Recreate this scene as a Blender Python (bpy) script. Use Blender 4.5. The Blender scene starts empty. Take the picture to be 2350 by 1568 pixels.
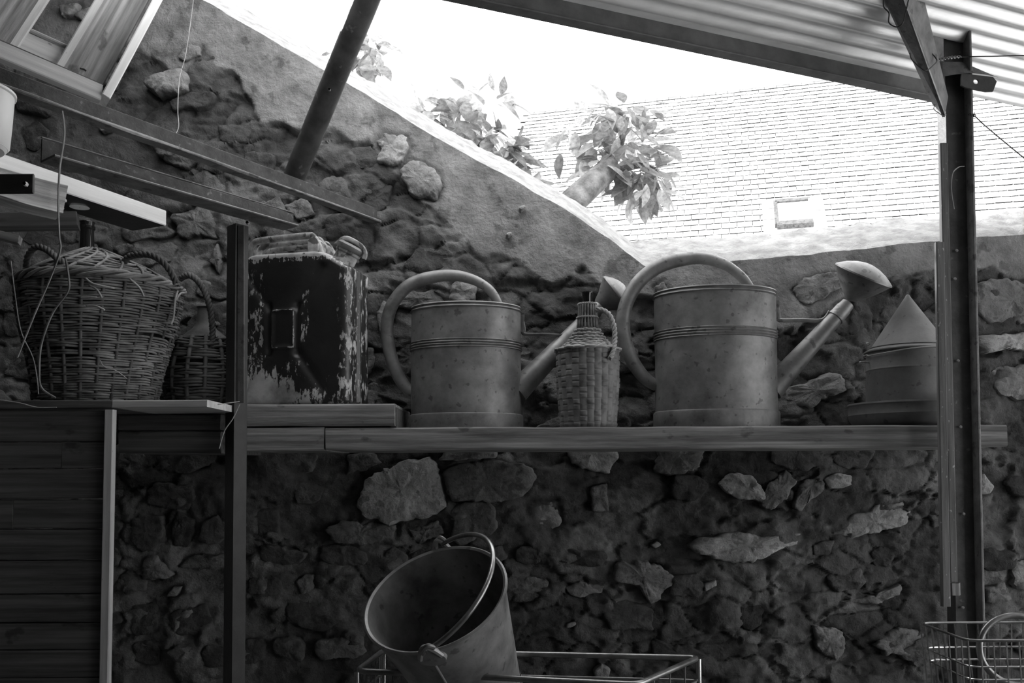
import bpy, bmesh, math, random
import numpy as np
from mathutils import Vector, Matrix, Euler
random.seed(7)
rng = np.random.default_rng(11)
PI = math.pi
SC = bpy.context.scene
COL = SC.collection

# ------------------------------------------------------------------ camera
FPX, CX, CY = 2000.0, 1175.0, 996.0
CAMLOC = Vector((0, 0, 1.25))
cam_d = bpy.data.cameras.new('camera'); cam = bpy.data.objects.new('camera', cam_d)
COL.objects.link(cam); SC.camera = cam
cam_d.sensor_width = 36.0; cam_d.lens = 36.0*FPX/2350.0
cam_d.shift_y = (CY-784.0)/2350.0
cam_d.clip_start = 0.05; cam_d.clip_end = 200
CR = (Euler((math.radians(92.4), 0, 0)).to_matrix() @ Euler((0, 0, -0.005)).to_matrix())
cam.matrix_world = Matrix.Translation(CAMLOC) @ CR.to_4x4()

def P(px, py, Y):
    """point of the world plane y=Y that lies on the line of sight of a pixel of the photograph"""
    d = CR @ Vector(((px-CX)/FPX, -(py-CY)/FPX, -1.0))
    return CAMLOC + d*(Y/d.y)
def PX(v):
    q = CR.transposed() @ (Vector(v)-CAMLOC)
    return (CX+FPX*q.x/(-q.z), CY-FPX*q.y/(-q.z))

# ------------------------------------------------------------------ light
SKY, SUN = 3.2, 5.0
w = bpy.data.worlds.new('sky'); SC.world = w; w.use_nodes = True
bg = w.node_tree.nodes['Background']; bg.inputs[0].default_value = (1, 1, 1, 1); bg.inputs[1].default_value = SKY
sl = bpy.data.lights.new('sun', 'SUN'); sl.energy = SUN; sl.angle = math.radians(0.6)
sun = bpy.data.objects.new('sun', sl); COL.objects.link(sun)
SUNDIR = Vector((-0.56, 0.64, 0.49)).normalized()
sun.rotation_euler = SUNDIR.to_track_quat('Z', 'Y').to_euler()
SC.view_settings.view_transform = 'Standard'; SC.view_settings.look = 'None'
SC.view_settings.gamma = 1.0; SC.view_settings.exposure = 0.34
SC.view_settings.use_curve_mapping = False

# ------------------------------------------------------------------ noise (numpy)
def _h(ix, iy, iz, s):
    n = (ix*374761393 + iy*668265263 + iz*2147483647 + s*1274126177) & 0xffffffff
    n = ((n ^ (n >> 13))*1274126177) & 0xffffffff
    return ((n ^ (n >> 16)) & 0xffff)/65535.0
def vnoise(x, y, z=0, s=0):
    x = np.asarray(x, float); y = np.asarray(y, float); z = np.zeros_like(x)+z
    ix, iy, iz = [np.floor(a).astype(np.int64) for a in (x, y, z)]
    fx, fy, fz = x-ix, y-iy, z-iz
    fx, fy, fz = [a*a*(3-2*a) for a in (fx, fy, fz)]
    r = 0
    for a in (0, 1):
        for b in (0, 1):
            for c in (0, 1):
                wt = (fx if a else 1-fx)*(fy if b else 1-fy)*(fz if c else 1-fz)
                r = r + wt*_h(ix+a, iy+b, iz+c, s)
    return r*2-1
def fbm(x, y, z=0, o=4, s=0):
    r = 0; a = 1; t = 0
    for k in range(o):
        r = r + a*vnoise(np.asarray(x)*2**k, np.asarray(y)*2**k, np.asarray(z)*2**k, s+k*17); t += a; a *= .5
    return r/t
def sstep(a, b, x):
    t = np.clip((x-a)/(b-a), 0, 1); return t*t*(3-2*t)

# ------------------------------------------------------------------ materials
MATS = {}
def mat(name, c0, c1=None, scale=8, rough=.8, metal=0., bump=.2, bscale=None, stretch=(1, 1, 1), lo=.35, hi=.65,
        objcol=False, vcol=None, transl=0., spots=None, bdist=.003, detail=8, streak=None, tile=False):
    if c1 is None: c1 = c0
    m = bpy.data.materials.new(name); m.use_nodes = True
    nt = m.node_tree; N = nt.nodes; L = nt.links
    bs = N['Principled BSDF']; out = N['Material Output']
    tc = N.new('ShaderNodeTexCoord'); mp = N.new('ShaderNodeMapping'); mp.inputs['Scale'].default_value = stretch
    L.new(tc.outputs['Object'], mp.inputs['Vector'])
    oi = N.new('ShaderNodeObjectInfo')
    add = N.new('ShaderNodeVectorMath'); add.operation = 'ADD'
    sc = N.new('ShaderNodeVectorMath'); sc.operation = 'SCALE'; sc.inputs['Scale'].default_value = 9.0
    comb = N.new('ShaderNodeCombineXYZ')
    for k in range(3): L.new(oi.outputs['Random'], comb.inputs[k])
    L.new(comb.outputs[0], sc.inputs[0]); L.new(mp.outputs[0], add.inputs[0]); L.new(sc.outputs[0], add.inputs[1])
    vec = add.outputs[0]
    n1 = N.new('ShaderNodeTexNoise'); n1.inputs['Scale'].default_value = scale; n1.inputs['Detail'].default_value = detail
    n1.inputs['Roughness'].default_value = .62
    L.new(vec, n1.inputs['Vector'])
    rp = N.new('ShaderNodeValToRGB')
    rp.color_ramp.elements[0].position = lo; rp.color_ramp.elements[1].position = hi
    rp.color_ramp.elements[0].color = (c0, c0, c0, 1); rp.color_ramp.elements[1].color = (c1, c1, c1, 1)
    L.new(n1.outputs['Fac'], rp.inputs[0])
    col = rp.outputs[0]
    def mul(a, b, mode='MULTIPLY', fac=1.0):
        mx = N.new('ShaderNodeMix'); mx.data_type = 'RGBA'; mx.blend_type = mode
        mx.inputs[0].default_value = fac; L.new(a, mx.inputs[6])
        if hasattr(b, 'links'): L.new(b, mx.inputs[7])
        else: mx.inputs[7].default_value = (b, b, b, 1)
        return mx
    if objcol: col = mul(col, oi.outputs['Color']).outputs[2]
    if vcol:
        va = N.new('ShaderNodeVertexColor'); va.layer_name = vcol
        if vcol == 'wear':   # flaking paint: colour under the paint shows where noise < wear
            n3 = N.new('ShaderNodeTexNoise'); n3.inputs['Scale'].default_value = 62; n3.inputs['Detail'].default_value = 10
            n3.inputs['Roughness'].default_value = .7
            m3 = N.new('ShaderNodeMapping'); m3.inputs['Scale'].default_value = (1.25, 1.25, .5)
            L.new(tc.outputs['Object'], m3.inputs['Vector']); L.new(m3.outputs[0], n3.inputs['Vector'])
            sub = N.new('ShaderNodeMath'); sub.operation = 'ADD'; L.new(n3.outputs['Fac'], sub.inputs[0]); L.new(va.outputs['Color'], sub.inputs[1])
            r3 = N.new('ShaderNodeValToRGB'); r3.color_ramp.elements[0].position = .985; r3.color_ramp.elements[1].position = 1.0
            sb = N.new('ShaderNodeMath'); sb.operation = 'MULTIPLY'; sb.inputs[1].default_value = 1.0
            L.new(sub.outputs[0], sb.inputs[0]); L.new(sb.outputs[0], r3.inputs[0])
            under = N.new('ShaderNodeValToRGB'); under.color_ramp.elements[0].color = (.10, .10, .10, 1); under.color_ramp.elements[1].color = (.42, .42, .42, 1)
            under.color_ramp.elements[0].position = .3; under.color_ramp.elements[1].position = .6
            L.new(n1.outputs['Fac'], under.inputs[0])
            mx = N.new('ShaderNodeMix'); mx.data_type = 'RGBA'
            L.new(r3.outputs[0], mx.inputs[0]); L.new(col, mx.inputs[6]); L.new(under.outputs[0], mx.inputs[7]); col = mx.outputs[2]
            rr = N.new('ShaderNodeMapRange'); rr.inputs[3].default_value = rough; rr.inputs[4].default_value = .75
            L.new(r3.outputs[0], rr.inputs[0]); L.new(rr.outputs[0], bs.inputs['Roughness'])
        else:
            col = mul(col, va.outputs['Color']).outputs[2]
    if spots:   # dark knots / lichen / rust pits
        ssc, sth, sval = spots
        vo = N.new('ShaderNodeTexNoise'); vo.inputs['Scale'].default_value = ssc; vo.inputs['Detail'].default_value = 5
        if stretch != (1, 1, 1):
            m4 = N.new('ShaderNodeMapping'); m4.inputs['Scale'].default_value = (1.2, 2.2, 2.2)
            a4 = N.new('ShaderNodeVectorMath'); L.new(tc.outputs['Object'], m4.inputs['Vector']); L.new(m4.outputs[0], a4.inputs[0]); L.new(sc.outputs[0], a4.inputs[1]); L.new(a4.outputs[0], vo.inputs['Vector'])
        else: L.new(vec, vo.inputs['Vector'])
        r2 = N.new('ShaderNodeValToRGB'); r2.color_ramp.elements[0].position = sth; r2.color_ramp.elements[1].position = sth+.05
        r2.color_ramp.elements[0].color = (1, 1, 1, 1); r2.color_ramp.elements[1].color = (sval, sval, sval, 1)
        L.new(vo.outputs['Fac'], r2.inputs[0]); col = mul(col, r2.outputs[0]).outputs[2]
    if streak:
        s1, amt = streak
        wv = N.new('ShaderNodeTexNoise'); wv.inputs['Scale'].default_value = s1; wv.inputs['Detail'].default_value = 6
        m2 = N.new('ShaderNodeMapping'); m2.inputs['Scale'].default_value = tuple(q*(.12 if q == min(stretch) and q != max(stretch) else 1) for q in stretch)
        L.new(tc.outputs['Object'], m2.inputs['Vector']); L.new(m2.outputs[0], wv.inputs['Vector'])
        r2 = N.new('ShaderNodeValToRGB'); r2.color_ramp.elements[0].position = .3; r2.color_ramp.elements[1].position = .7
        r2.color_ramp.elements[0].color = (1-amt,)*3+(1,); r2.color_ramp.elements[1].color = (1+amt*.3,)*3+(1,)
        L.new(wv.outputs['Fac'], r2.inputs[0]); col = mul(col, r2.outputs[0]).outputs[2]
    L.new(col, bs.inputs['Base Color'])
    if vcol != 'wear': bs.inputs['Roughness'].default_value = rough
    bs.inputs['Metallic'].default_value = metal
    if bump:
        n2 = N.new('ShaderNodeTexNoise'); n2.inputs['Scale'].default_value = bscale or scale*4; n2.inputs['Detail'].default_value = 8
        n2.inputs['Roughness'].default_value = .65
        L.new(vec, n2.inputs['Vector'])
        bp = N.new('ShaderNodeBump'); bp.inputs['Strength'].default_value = bump; bp.inputs['Distance'].default_value = bdist
        L.new(n2.outputs['Fac'], bp.inputs['Height']); L.new(bp.outputs[0], bs.inputs['Normal'])
    if transl:
        tr = N.new('ShaderNodeBsdfTranslucent'); L.new(col, tr.inputs[0])
        ms = N.new('ShaderNodeMixShader'); ms.inputs[0].default_value = transl
        L.new(bs.outputs[0], ms.inputs[1]); L.new(tr.outputs[0], ms.inputs[2]); L.new(ms.outputs[0], out.inputs[0])
    MATS[name] = m
    return m

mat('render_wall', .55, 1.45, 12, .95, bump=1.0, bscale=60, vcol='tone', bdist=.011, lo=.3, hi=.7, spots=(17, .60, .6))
mat('stone', .45, 1.5, 13, .93, bump=1.0, bscale=34, objcol=True, bdist=.014, spots=(26, .57, .5), lo=.3, hi=.7)
mat('lime_cap', .26, .46, 20, .95, bump=1.0, bscale=120, bdist=.01)
mat('galvanised', .08, .30, 10, .50, metal=.45, bump=.22, bscale=45, spots=(48, .62, .55), lo=.3, hi=.72)
mat('galvanised_dark', .11, .22, 9, .6, metal=.4, bump=.15, bscale=60, spots=(30, .62, .6), lo=.3, hi=.7)
mat('paint_worn', .012, .024, 10, .36, bump=.25, bscale=45, vcol='wear')
mat('handle_worn', .10, .42, 26, .6, bump=.3, bscale=60, spots=(40, .55, .25))
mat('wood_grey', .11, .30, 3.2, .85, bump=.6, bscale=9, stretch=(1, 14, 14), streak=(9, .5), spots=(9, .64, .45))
mat('wood_batten', .07, .15, 3.2, .8, bump=.4, bscale=9, stretch=(1, 14, 14), spots=(60, .66, 3.0))
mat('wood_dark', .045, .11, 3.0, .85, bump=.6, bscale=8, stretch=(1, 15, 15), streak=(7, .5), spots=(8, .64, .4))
mat('wood_pale', .55, .75, 3, .6, bump=.2, bscale=10, stretch=(1, 10, 10), streak=(9, .15))
mat('wood_mid', .32, .46, 3, .75, bump=.3, bscale=10, stretch=(1, 10, 10), streak=(9, .2), spots=(30, .68, .4))
mat('wood_split', .35, .75, 4, .9, bump=.9, bscale=8, stretch=(1, 16, 16), streak=(9, .5), bdist=.008)
mat('steel_dark', .04, .085, 18, .5, metal=.25, bump=.35, bscale=60, spots=(40, .66, 2.2))
mat('steel_black', .008, .02, 18, .55, metal=.2, bump=.3, bscale=60)
mat('steel_rough', .025, .055, 30, .95, bump=.6, bscale=90, spots=(60, .64, 2.0))
mat('zinc_matte', .10, .17, 9, .72, metal=.1, bump=.2, bscale=60, spots=(50, .64, .6))
mat('steel_beam', .08, .13, 20, .7, metal=.2, bump=.4, bscale=70)
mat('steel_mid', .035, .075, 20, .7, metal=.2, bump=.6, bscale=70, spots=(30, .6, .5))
mat('tile_edge_shade', .012, .22, 8, 1.0, bump=.3, objcol=True, lo=.5, hi=.8)  # shadow lines of the tile courses, put into a dark edge colour
mat('steel_grey', .10, .20, 22, .7, metal=.2, bump=.6, bscale=80, spots=(30, .6, .5))
mat('steel_edge', .22, .42, 25, .7, metal=.2, bump=.5, bscale=80)
mat('pale_plastic', .5, .62, 5, .5, bump=.05)
mat('hole_light_white', .9)  # white standing for the light through the channel hole
mat('sheet_metal', .58, .85, 4, .32, metal=.35, bump=.1, bscale=30, stretch=(1, 5, 5), lo=.25, hi=.75)
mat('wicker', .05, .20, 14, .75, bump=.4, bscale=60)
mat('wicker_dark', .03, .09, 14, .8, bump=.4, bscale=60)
mat('cane', .10, .20, 26, .62, bump=.25, bscale=90, spots=(18, .6, .6))
mat('rope', .20, .34, 30, .8, bump=.4, bscale=90)
mat('wire', .03, .06, 30, .5, metal=.6, bump=0)
mat('wire_light', .25, .4, 30, .6, metal=.3, bump=0)
mat('twig', .18, .32, 30, .9, bump=.3)
mat('chrome', .45, .6, 20, .18, metal=.95, bump=.04)
mat('tube_steel', .16, .3, 20, .3, metal=.85, bump=.15, bscale=60)
mat('leaf', .15, .32, 6, .35, bump=.15, bscale=20, transl=.45, objcol=True)
mat('bark', .06, .30, 12, .95, bump=1.0, bscale=25, bdist=.02)
mat('tile', .62, .95, 3, .9, bump=.4, bscale=15, objcol=True)
mat('underlay', .012, .02, 3, 1.0, bump=0)
mat('ground', .20, .34, 3, .95, bump=.6, bscale=15)
mat('floor_dirt', .09, .16, 3, .95, bump=.6, bscale=15)
mat('soot_wall', .03, .06, 3, .95, bump=.6, bscale=15)
def glassmat():
    m = bpy.data.materials.new('green_glass'); m.use_nodes = True
    b = m.node_tree.nodes['Principled BSDF']; b.inputs['Base Color'].default_value = (.35, .35, .35, 1)
    b.inputs['Roughness'].default_value = .04; b.inputs['Transmission Weight'].default_value = .85; b.inputs['IOR'].default_value = 1.5
    b.inputs['Base Color'].default_value = (.012, .012, .012, 1); b.inputs['Transmission Weight'].default_value = .3; MATS['green_glass'] = m
glassmat()

# ------------------------------------------------------------------ object helpers
WM = {}
def link(o, parent, M):
    COL.objects.link(o)
    if parent is not None:
        o.parent = parent; o.matrix_parent_inverse = WM[parent.name].inverted()
    o.matrix_basis = M; WM[o.name] = M.copy()
    return o
def tag(o, label=None, cat=None, group=None, kind=None):
    if label: o['label'] = label
    if cat: o['category'] = cat
    if group: o['group'] = group
    if kind: o['kind'] = kind
    return o
def thing(name, label, cat, loc, group=None):
    o = bpy.data.objects.new(name, None); o.empty_display_size = .05
    link(o, None, Matrix.Translation(Vector(loc)))
    return tag(o, label, cat, group)
class MB:
    def __init__(s): s.v = []; s.f = []
    def add(s, v, f):
        n = len(s.v); s.v += [tuple(p) for p in v]; s.f += [tuple(i+n for i in q) for q in f]; return s
def obj(name, mb, m, parent=None, smooth=False, M=None, color=None, attr=None):
    """mesh from world-space vertices (or local ones when M is given)"""
    v, f = (mb.v, mb.f) if isinstance(mb, MB) else mb
    v = np.array(v, dtype=float)
    if M is None:
        lo, hi = v.min(0), v.max(0)
        c = np.array([(lo[0]+hi[0])/2, (lo[1]+hi[1])/2, lo[2]])
        v = v-c; M = Matrix.Translation(Vector(c))
    me = bpy.data.meshes.new(name); me.from_pydata(v.tolist(), [], f); me.update()
    if attr is not None:
        an, vals = attr
        ca = me.color_attributes.new(an, 'FLOAT_COLOR', 'POINT')
        buf = np.ones((len(v), 4), np.float32); buf[:, :3] = np.asarray(vals)[:, None]
        ca.data.foreach_set('color', buf.ravel())
    if smooth:
        me.polygons.foreach_set('use_smooth', [True]*len(me.polygons))
        if smooth != 'all':
            try: me.set_sharp_from_angle(angle=math.radians(38))
            except Exception: pass
    me.materials.append(MATS[m])
    o = bpy.data.objects.new(name, me)
    if color is not None: o.color = (color, color, color, 1)
    return link(o, parent, M)

def frame_of(d, up=(0, 0, 1)):
    x = Vector(d).normalized(); z = Vector(up); z = (z-x*z.dot(x)).normalized(); y = z.cross(x)
    return x, y, z
def board(name, p0, p1, w_, h_, m, parent=None, up=(0, 0, 1), bev=.002, wob=.0, segs=1, prof=None, roll=0):
    """bar along local x from p0 to p1; w_ across (local y), h_ up (local z); centred on the line"""
    p0, p1 = Vector(p0), Vector(p1); x, y, z = frame_of(p1-p0, up); Ln = (p1-p0).length
    if prof is None:
        a, b, c = w_/2, h_/2, bev
        prof = [(-a+c, -b), (a-c, -b), (a, -b+c), (a, b-c), (a-c, b), (-a+c, b), (-a, b-c), (-a, -b+c)]
    n = len(prof); v = []; f = []
    if roll:
        cr, sr = math.cos(roll), math.sin(roll); prof = [(q[0]*cr-q[1]*sr, q[0]*sr+q[1]*cr) for q in prof]
    seed = random.random()*99
    for i in range(segs+1):
        t = i/segs
        for k, (py_, pz_) in enumerate(prof):
            jy = jz = jx = 0
            if wob:
                jy = wob*float(vnoise(t*Ln*9+seed, k*.35, s=3)); jz = wob*float(vnoise(t*Ln*9+seed, k*.35+50, s=4))
                if i in (0, segs): jx = wob*float(vnoise(k*1.3, seed, s=5))
            v.append((t*Ln+jx, py_+jy, pz_+jz))
    for i in range(segs):
        for k in range(n):
            k2 = (k+1) % n; f.append((i*n+k, (i+1)*n+k, (i+1)*n+k2, i*n+k2))
    f = [tuple(reversed(q)) for q in f]
    f.append(tuple(range(n))); f.append(tuple(segs*n+k for k in reversed(range(n))))
    f = [tuple(reversed(q)) for q in f]
    M = Matrix((( x.x, y.x, z.x, p0.x), (x.y, y.y, z.y, p0.y), (x.z, y.z, z.z, p0.z), (0, 0, 0, 1)))
    o = obj(name, (v, f), m, parent, M=M)
    fix(o); return o
def fix(o):
    bm = bmesh.new(); bm.from_mesh(o.data); bmesh.ops.recalc_face_normals(bm, faces=bm.faces); bm.to_mesh(o.data); bm.free()
def boxmb(x0, x1, y0, y1, z0, z1, mb=None):
    mb = mb or MB()
    v = [(x, y, z) for x in (x0, x1) for y in (y0, y1) for z in (z0, z1)]
    f = [(0, 1, 3, 2), (4, 6, 7, 5), (0, 4, 5, 1), (2, 3, 7, 6), (0, 2, 6, 4), (1, 5, 7, 3)]
    return mb.add(v, f)
def Lprof(a, b, t): return [(0, 0), (a, 0), (a, t), (t, t), (t, b), (0, b)]
def Uprof(w_, d, t): return [(-w_/2, 0), (w_/2, 0), (w_/2, d), (w_/2-t, d), (w_/2-t, t), (-w_/2+t, t), (-w_/2+t, d), (-w_/2, d)]
def tube(pts, r, n=8, cap=True, closed=False, mb=None, flat=1.0, up0=None):
    pts = [Vector(p) for p in pts]; N_ = len(pts)
    rr = r if hasattr(r, '__len__') else [r]*N_
    t0 = (pts[1]-pts[0]).normalized()
    u = Vector(up0) if up0 is not None else (Vector((0, 0, 1)) if abs(t0.z) < .9 else Vector((1, 0, 0)))
    v = []; f = []
    for i in range(N_):
        if closed: t = (pts[(i+1) % N_]-pts[i-1]).normalized()
        else: t = (pts[min(i+1, N_-1)]-pts[max(i-1, 0)]).normalized()
        if t.length == 0: t = t0
        u = (u-t*u.dot(t)); u = u.normalized() if u.length > 1e-9 else t.orthogonal().normalized()
        b = t.cross(u)
        for k in range(n):
            a = 2*PI*k/n; v.append(pts[i]+(u*math.cos(a)+b*math.sin(a)*flat)*rr[i])
    for i in range(N_ if closed else N_-1):
        j = (i+1) % N_
        for k in range(n):
            k2 = (k+1) % n; f.append((i*n+k, i*n+k2, j*n+k2, j*n+k))
    if cap and not closed: f.append(tuple(reversed(range(n)))); f.append(tuple((N_-1)*n+k for k in range(n)))
    return (mb or MB()).add(v, f)
def smoothpath(pts, sub=6, closed=False):
    pts = [Vector(p) for p in pts]; out = []; n = len(pts)
    rng_ = range(n if closed else n-1)
    for i in rng_:
        g = (lambda k: pts[k % n]) if closed else (lambda k: pts[min(max(k, 0), n-1)])
        p0, p1, p2, p3 = g(i-1), g(i), g(i+1), g(i+2)
        for s in range(sub):
            t = s/sub
            out.append(.5*((2*p1)+(p2-p0)*t+(2*p0-5*p1+4*p2-p3)*t*t+(-p0+3*p1-3*p2+p3)*t**3))
    if not closed: out.append(pts[-1])
    return out
def lathe(prof, n=48, sx=1, sy=1, c=(0, 0, 0), mb=None, capb=False, capt=False, M=None):
    v = []; f = []; c = Vector(c)
    for (r, z) in prof:
        for k in range(n):
            a = 2*PI*k/n; p = Vector((r*math.cos(a)*sx, r*math.sin(a)*sy, z))
            v.append((M @ p) if M is not None else p+c)
    for i in range(len(prof)-1):
        for k in range(n):
            k2 = (k+1) % n; f.append((i*n+k, i*n+k2, (i+1)*n+k2, (i+1)*n+k))
    if capb: f.append(tuple(reversed(range(n))))
    if capt: f.append(tuple((len(prof)-1)*n+k for k in range(n)))
    return (mb or MB()).add(v, f)
def twist_rope(path, R, r, turns_per_m, strands=3, n=6, mb=None):
    path = smoothpath(path, 10); mb = mb or MB()
    L = [0]
    for i in range(1, len(path)): L.append(L[-1]+(path[i]-path[i-1]).length)
    for s in range(strands):
        u = None; pts = []
        for i, p in enumerate(path):
            t = (path[min(i+1, len(path)-1)]-path[max(i-1, 0)]).normalized()
            if u is None: u = t.orthogonal().normalized()
            u = (u-t*u.dot(t)).normalized(); b = t.cross(u)
            a = 2*PI*(s/strands+L[i]*turns_per_m)
            pts.append(p+(u*math.cos(a)+b*math.sin(a))*R)
        tube(pts, r, n, mb=mb)
    return mb
def px_inside(poly, x, y):
    c = False; n = len(poly); j = n-1
    for i in range(n):
        xi, yi = poly[i]; xj, yj = poly[j]
        if (yi > y) != (yj > y) and x < (xj-xi)*(y-yi)/(yj-yi+1e-12)+xi: c = not c
        j = i
    return c

# ------------------------------------------------------------------ the wall
WY = 2.70      # plane of the wall face
TOPX = [(-400, -520), (460, 0), (640, 104), (760, 172), (860, 232), (1000, 320), (1150, 402), (1290, 480), (1400, 552), (1478, 612), (1560, 606), (1700, 601),
        (1800, 592), (1950, 576), (2140, 557), (2350, 538), (2900, 470)]
topw = np.array([[P(a, b, WY).x, P(a, b, WY).z] for a, b in TOPX])
X0, X1 = -2.55, 2.35
nx, nz = 620, 300
xs = np.linspace(X0, X1, nx); tops = np.interp(xs, topw[:, 0], topw[:, 1])
tops = tops+.005*fbm(xs*14, xs*0, o=4, s=2)
vv = np.concatenate([np.linspace(0, .22, 14)[:-1], np.linspace(.22, 1, nz-13)])
Xg = np.repeat(xs[None, :], nz, 0); Zg = vv[:, None]*tops[None, :]
RB = [(-300, 60), (200, 95), (300, 130), (345, 150), (395, 172), (430, 150), (465, 112), (500, 150), (545, 190), (600, 285), (680, 300), (760, 305), (850, 330), (900, 400), (990, 480), (1050, 540),
      (1100, 575), (1180, 610), (1260, 650), (1340, 640), (1400, 660), (1475, 690), (1540, 740), (1700, 760), (1830, 775), (1900, 710), (1990, 650), (2100, 625),
      (2200, 615), (2350, 640), (2700, 640)]
rbw = np.array([[P(a, b, WY).x, P(a, b, WY).z] for a, b in RB])
rb = np.interp(Xg, rbw[:, 0], rbw[:, 1])
edge = Zg-rb+.05*fbm(Xg*9, Zg*9, o=5, s=5)
# low render patch right of the post under the shelf, as in the photograph
PATCH = [(2250, 1035), (2360, 1035), (2420, 1140), (2345, 1150), (2300, 1140), (2262, 1090)]
rmask = sstep(-.004, .010, edge)
base = .020*fbm(Xg*3.2, Zg*3.2, o=3, s=8)*(1-.7*rmask)+(.026*fbm(Xg*8, Zg*12, o=5, s=9)+.006*fbm(Xg*34, Zg*40, o=3, s=19))*(1-.92*rmask)+.0018*fbm(Xg*60, Zg*60, o=3, s=10)
# ragged ledges of crumbled mortar
led = fbm(Xg*5.5, Zg*9, o=5, s=21)
base = base+(1-rmask)*.016*(sstep(-.05, .02, led)-.5)+.013*rmask
tone = (.044+.030*sstep(-.3, .5, fbm(Xg*4, Zg*4, o=5, s=31)))*(1-rmask)+rmask*(.20+.05*fbm(Xg*6, Zg*6, o=4, s=33))
tone = tone*(1+.55*(1-rmask)*np.clip(fbm(Xg*1.7, Zg*2.2, o=3, s=35)*1.6, -.6, .9))
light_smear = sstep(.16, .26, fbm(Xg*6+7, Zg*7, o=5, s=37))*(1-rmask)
# joints of the half-buried rubble: worley cells, stretched sideways
def worley(x, z, s):
    ix, iz = np.floor(x).astype(np.int64), np.floor(z).astype(np.int64); f1 = np.full(x.shape, 9.); f2 = np.full(x.shape, 9.); cid = np.zeros(x.shape)
    for a in (-1, 0, 1):
        for b in (-1, 0, 1):
            jx, jz = ix+a, iz+b; px_ = jx+.1+.8*_h(jx, jz, jx*0, s); pz_ = jz+.1+.8*_h(jx, jz, jx*0, s+7)
            d = np.hypot(x-px_, z-pz_); idv = _h(jx, jz, jx*0, s+13)
            nearer = d < f1; f2 = np.where(nearer, f1, np.minimum(f2, d)); cid = np.where(nearer, idv, cid); f1 = np.where(nearer, d, f1)
    return f1, f2, cid
wx = Xg*6.5+.55*fbm(Xg*7, Zg*7, o=3, s=101); wz = Zg*11+.55*fbm(Xg*7, Zg*9, o=3, s=103)
w1, w2, wid = worley(wx, wz, 5)
show = sstep(-.18, .22, fbm(Xg*2.3, Zg*2.6, o=3, s=107))*(1-rmask)
crack = np.exp(-((w2-w1)/.075)**2)
base = base+show*(.009*(wid-.5)-.008*crack+.005*(1-w1)); base0 = base
tone = tone*(1+show*(.65*(wid-.45)-.38*crack))
upz = sstep(1.36, 1.46, Zg); tone = tone*(1+(.75*upz+.20*(1-upz))*(1-rmask))+(.040-.02*upz)*light_smear; base = base+.004*light_smear

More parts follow.
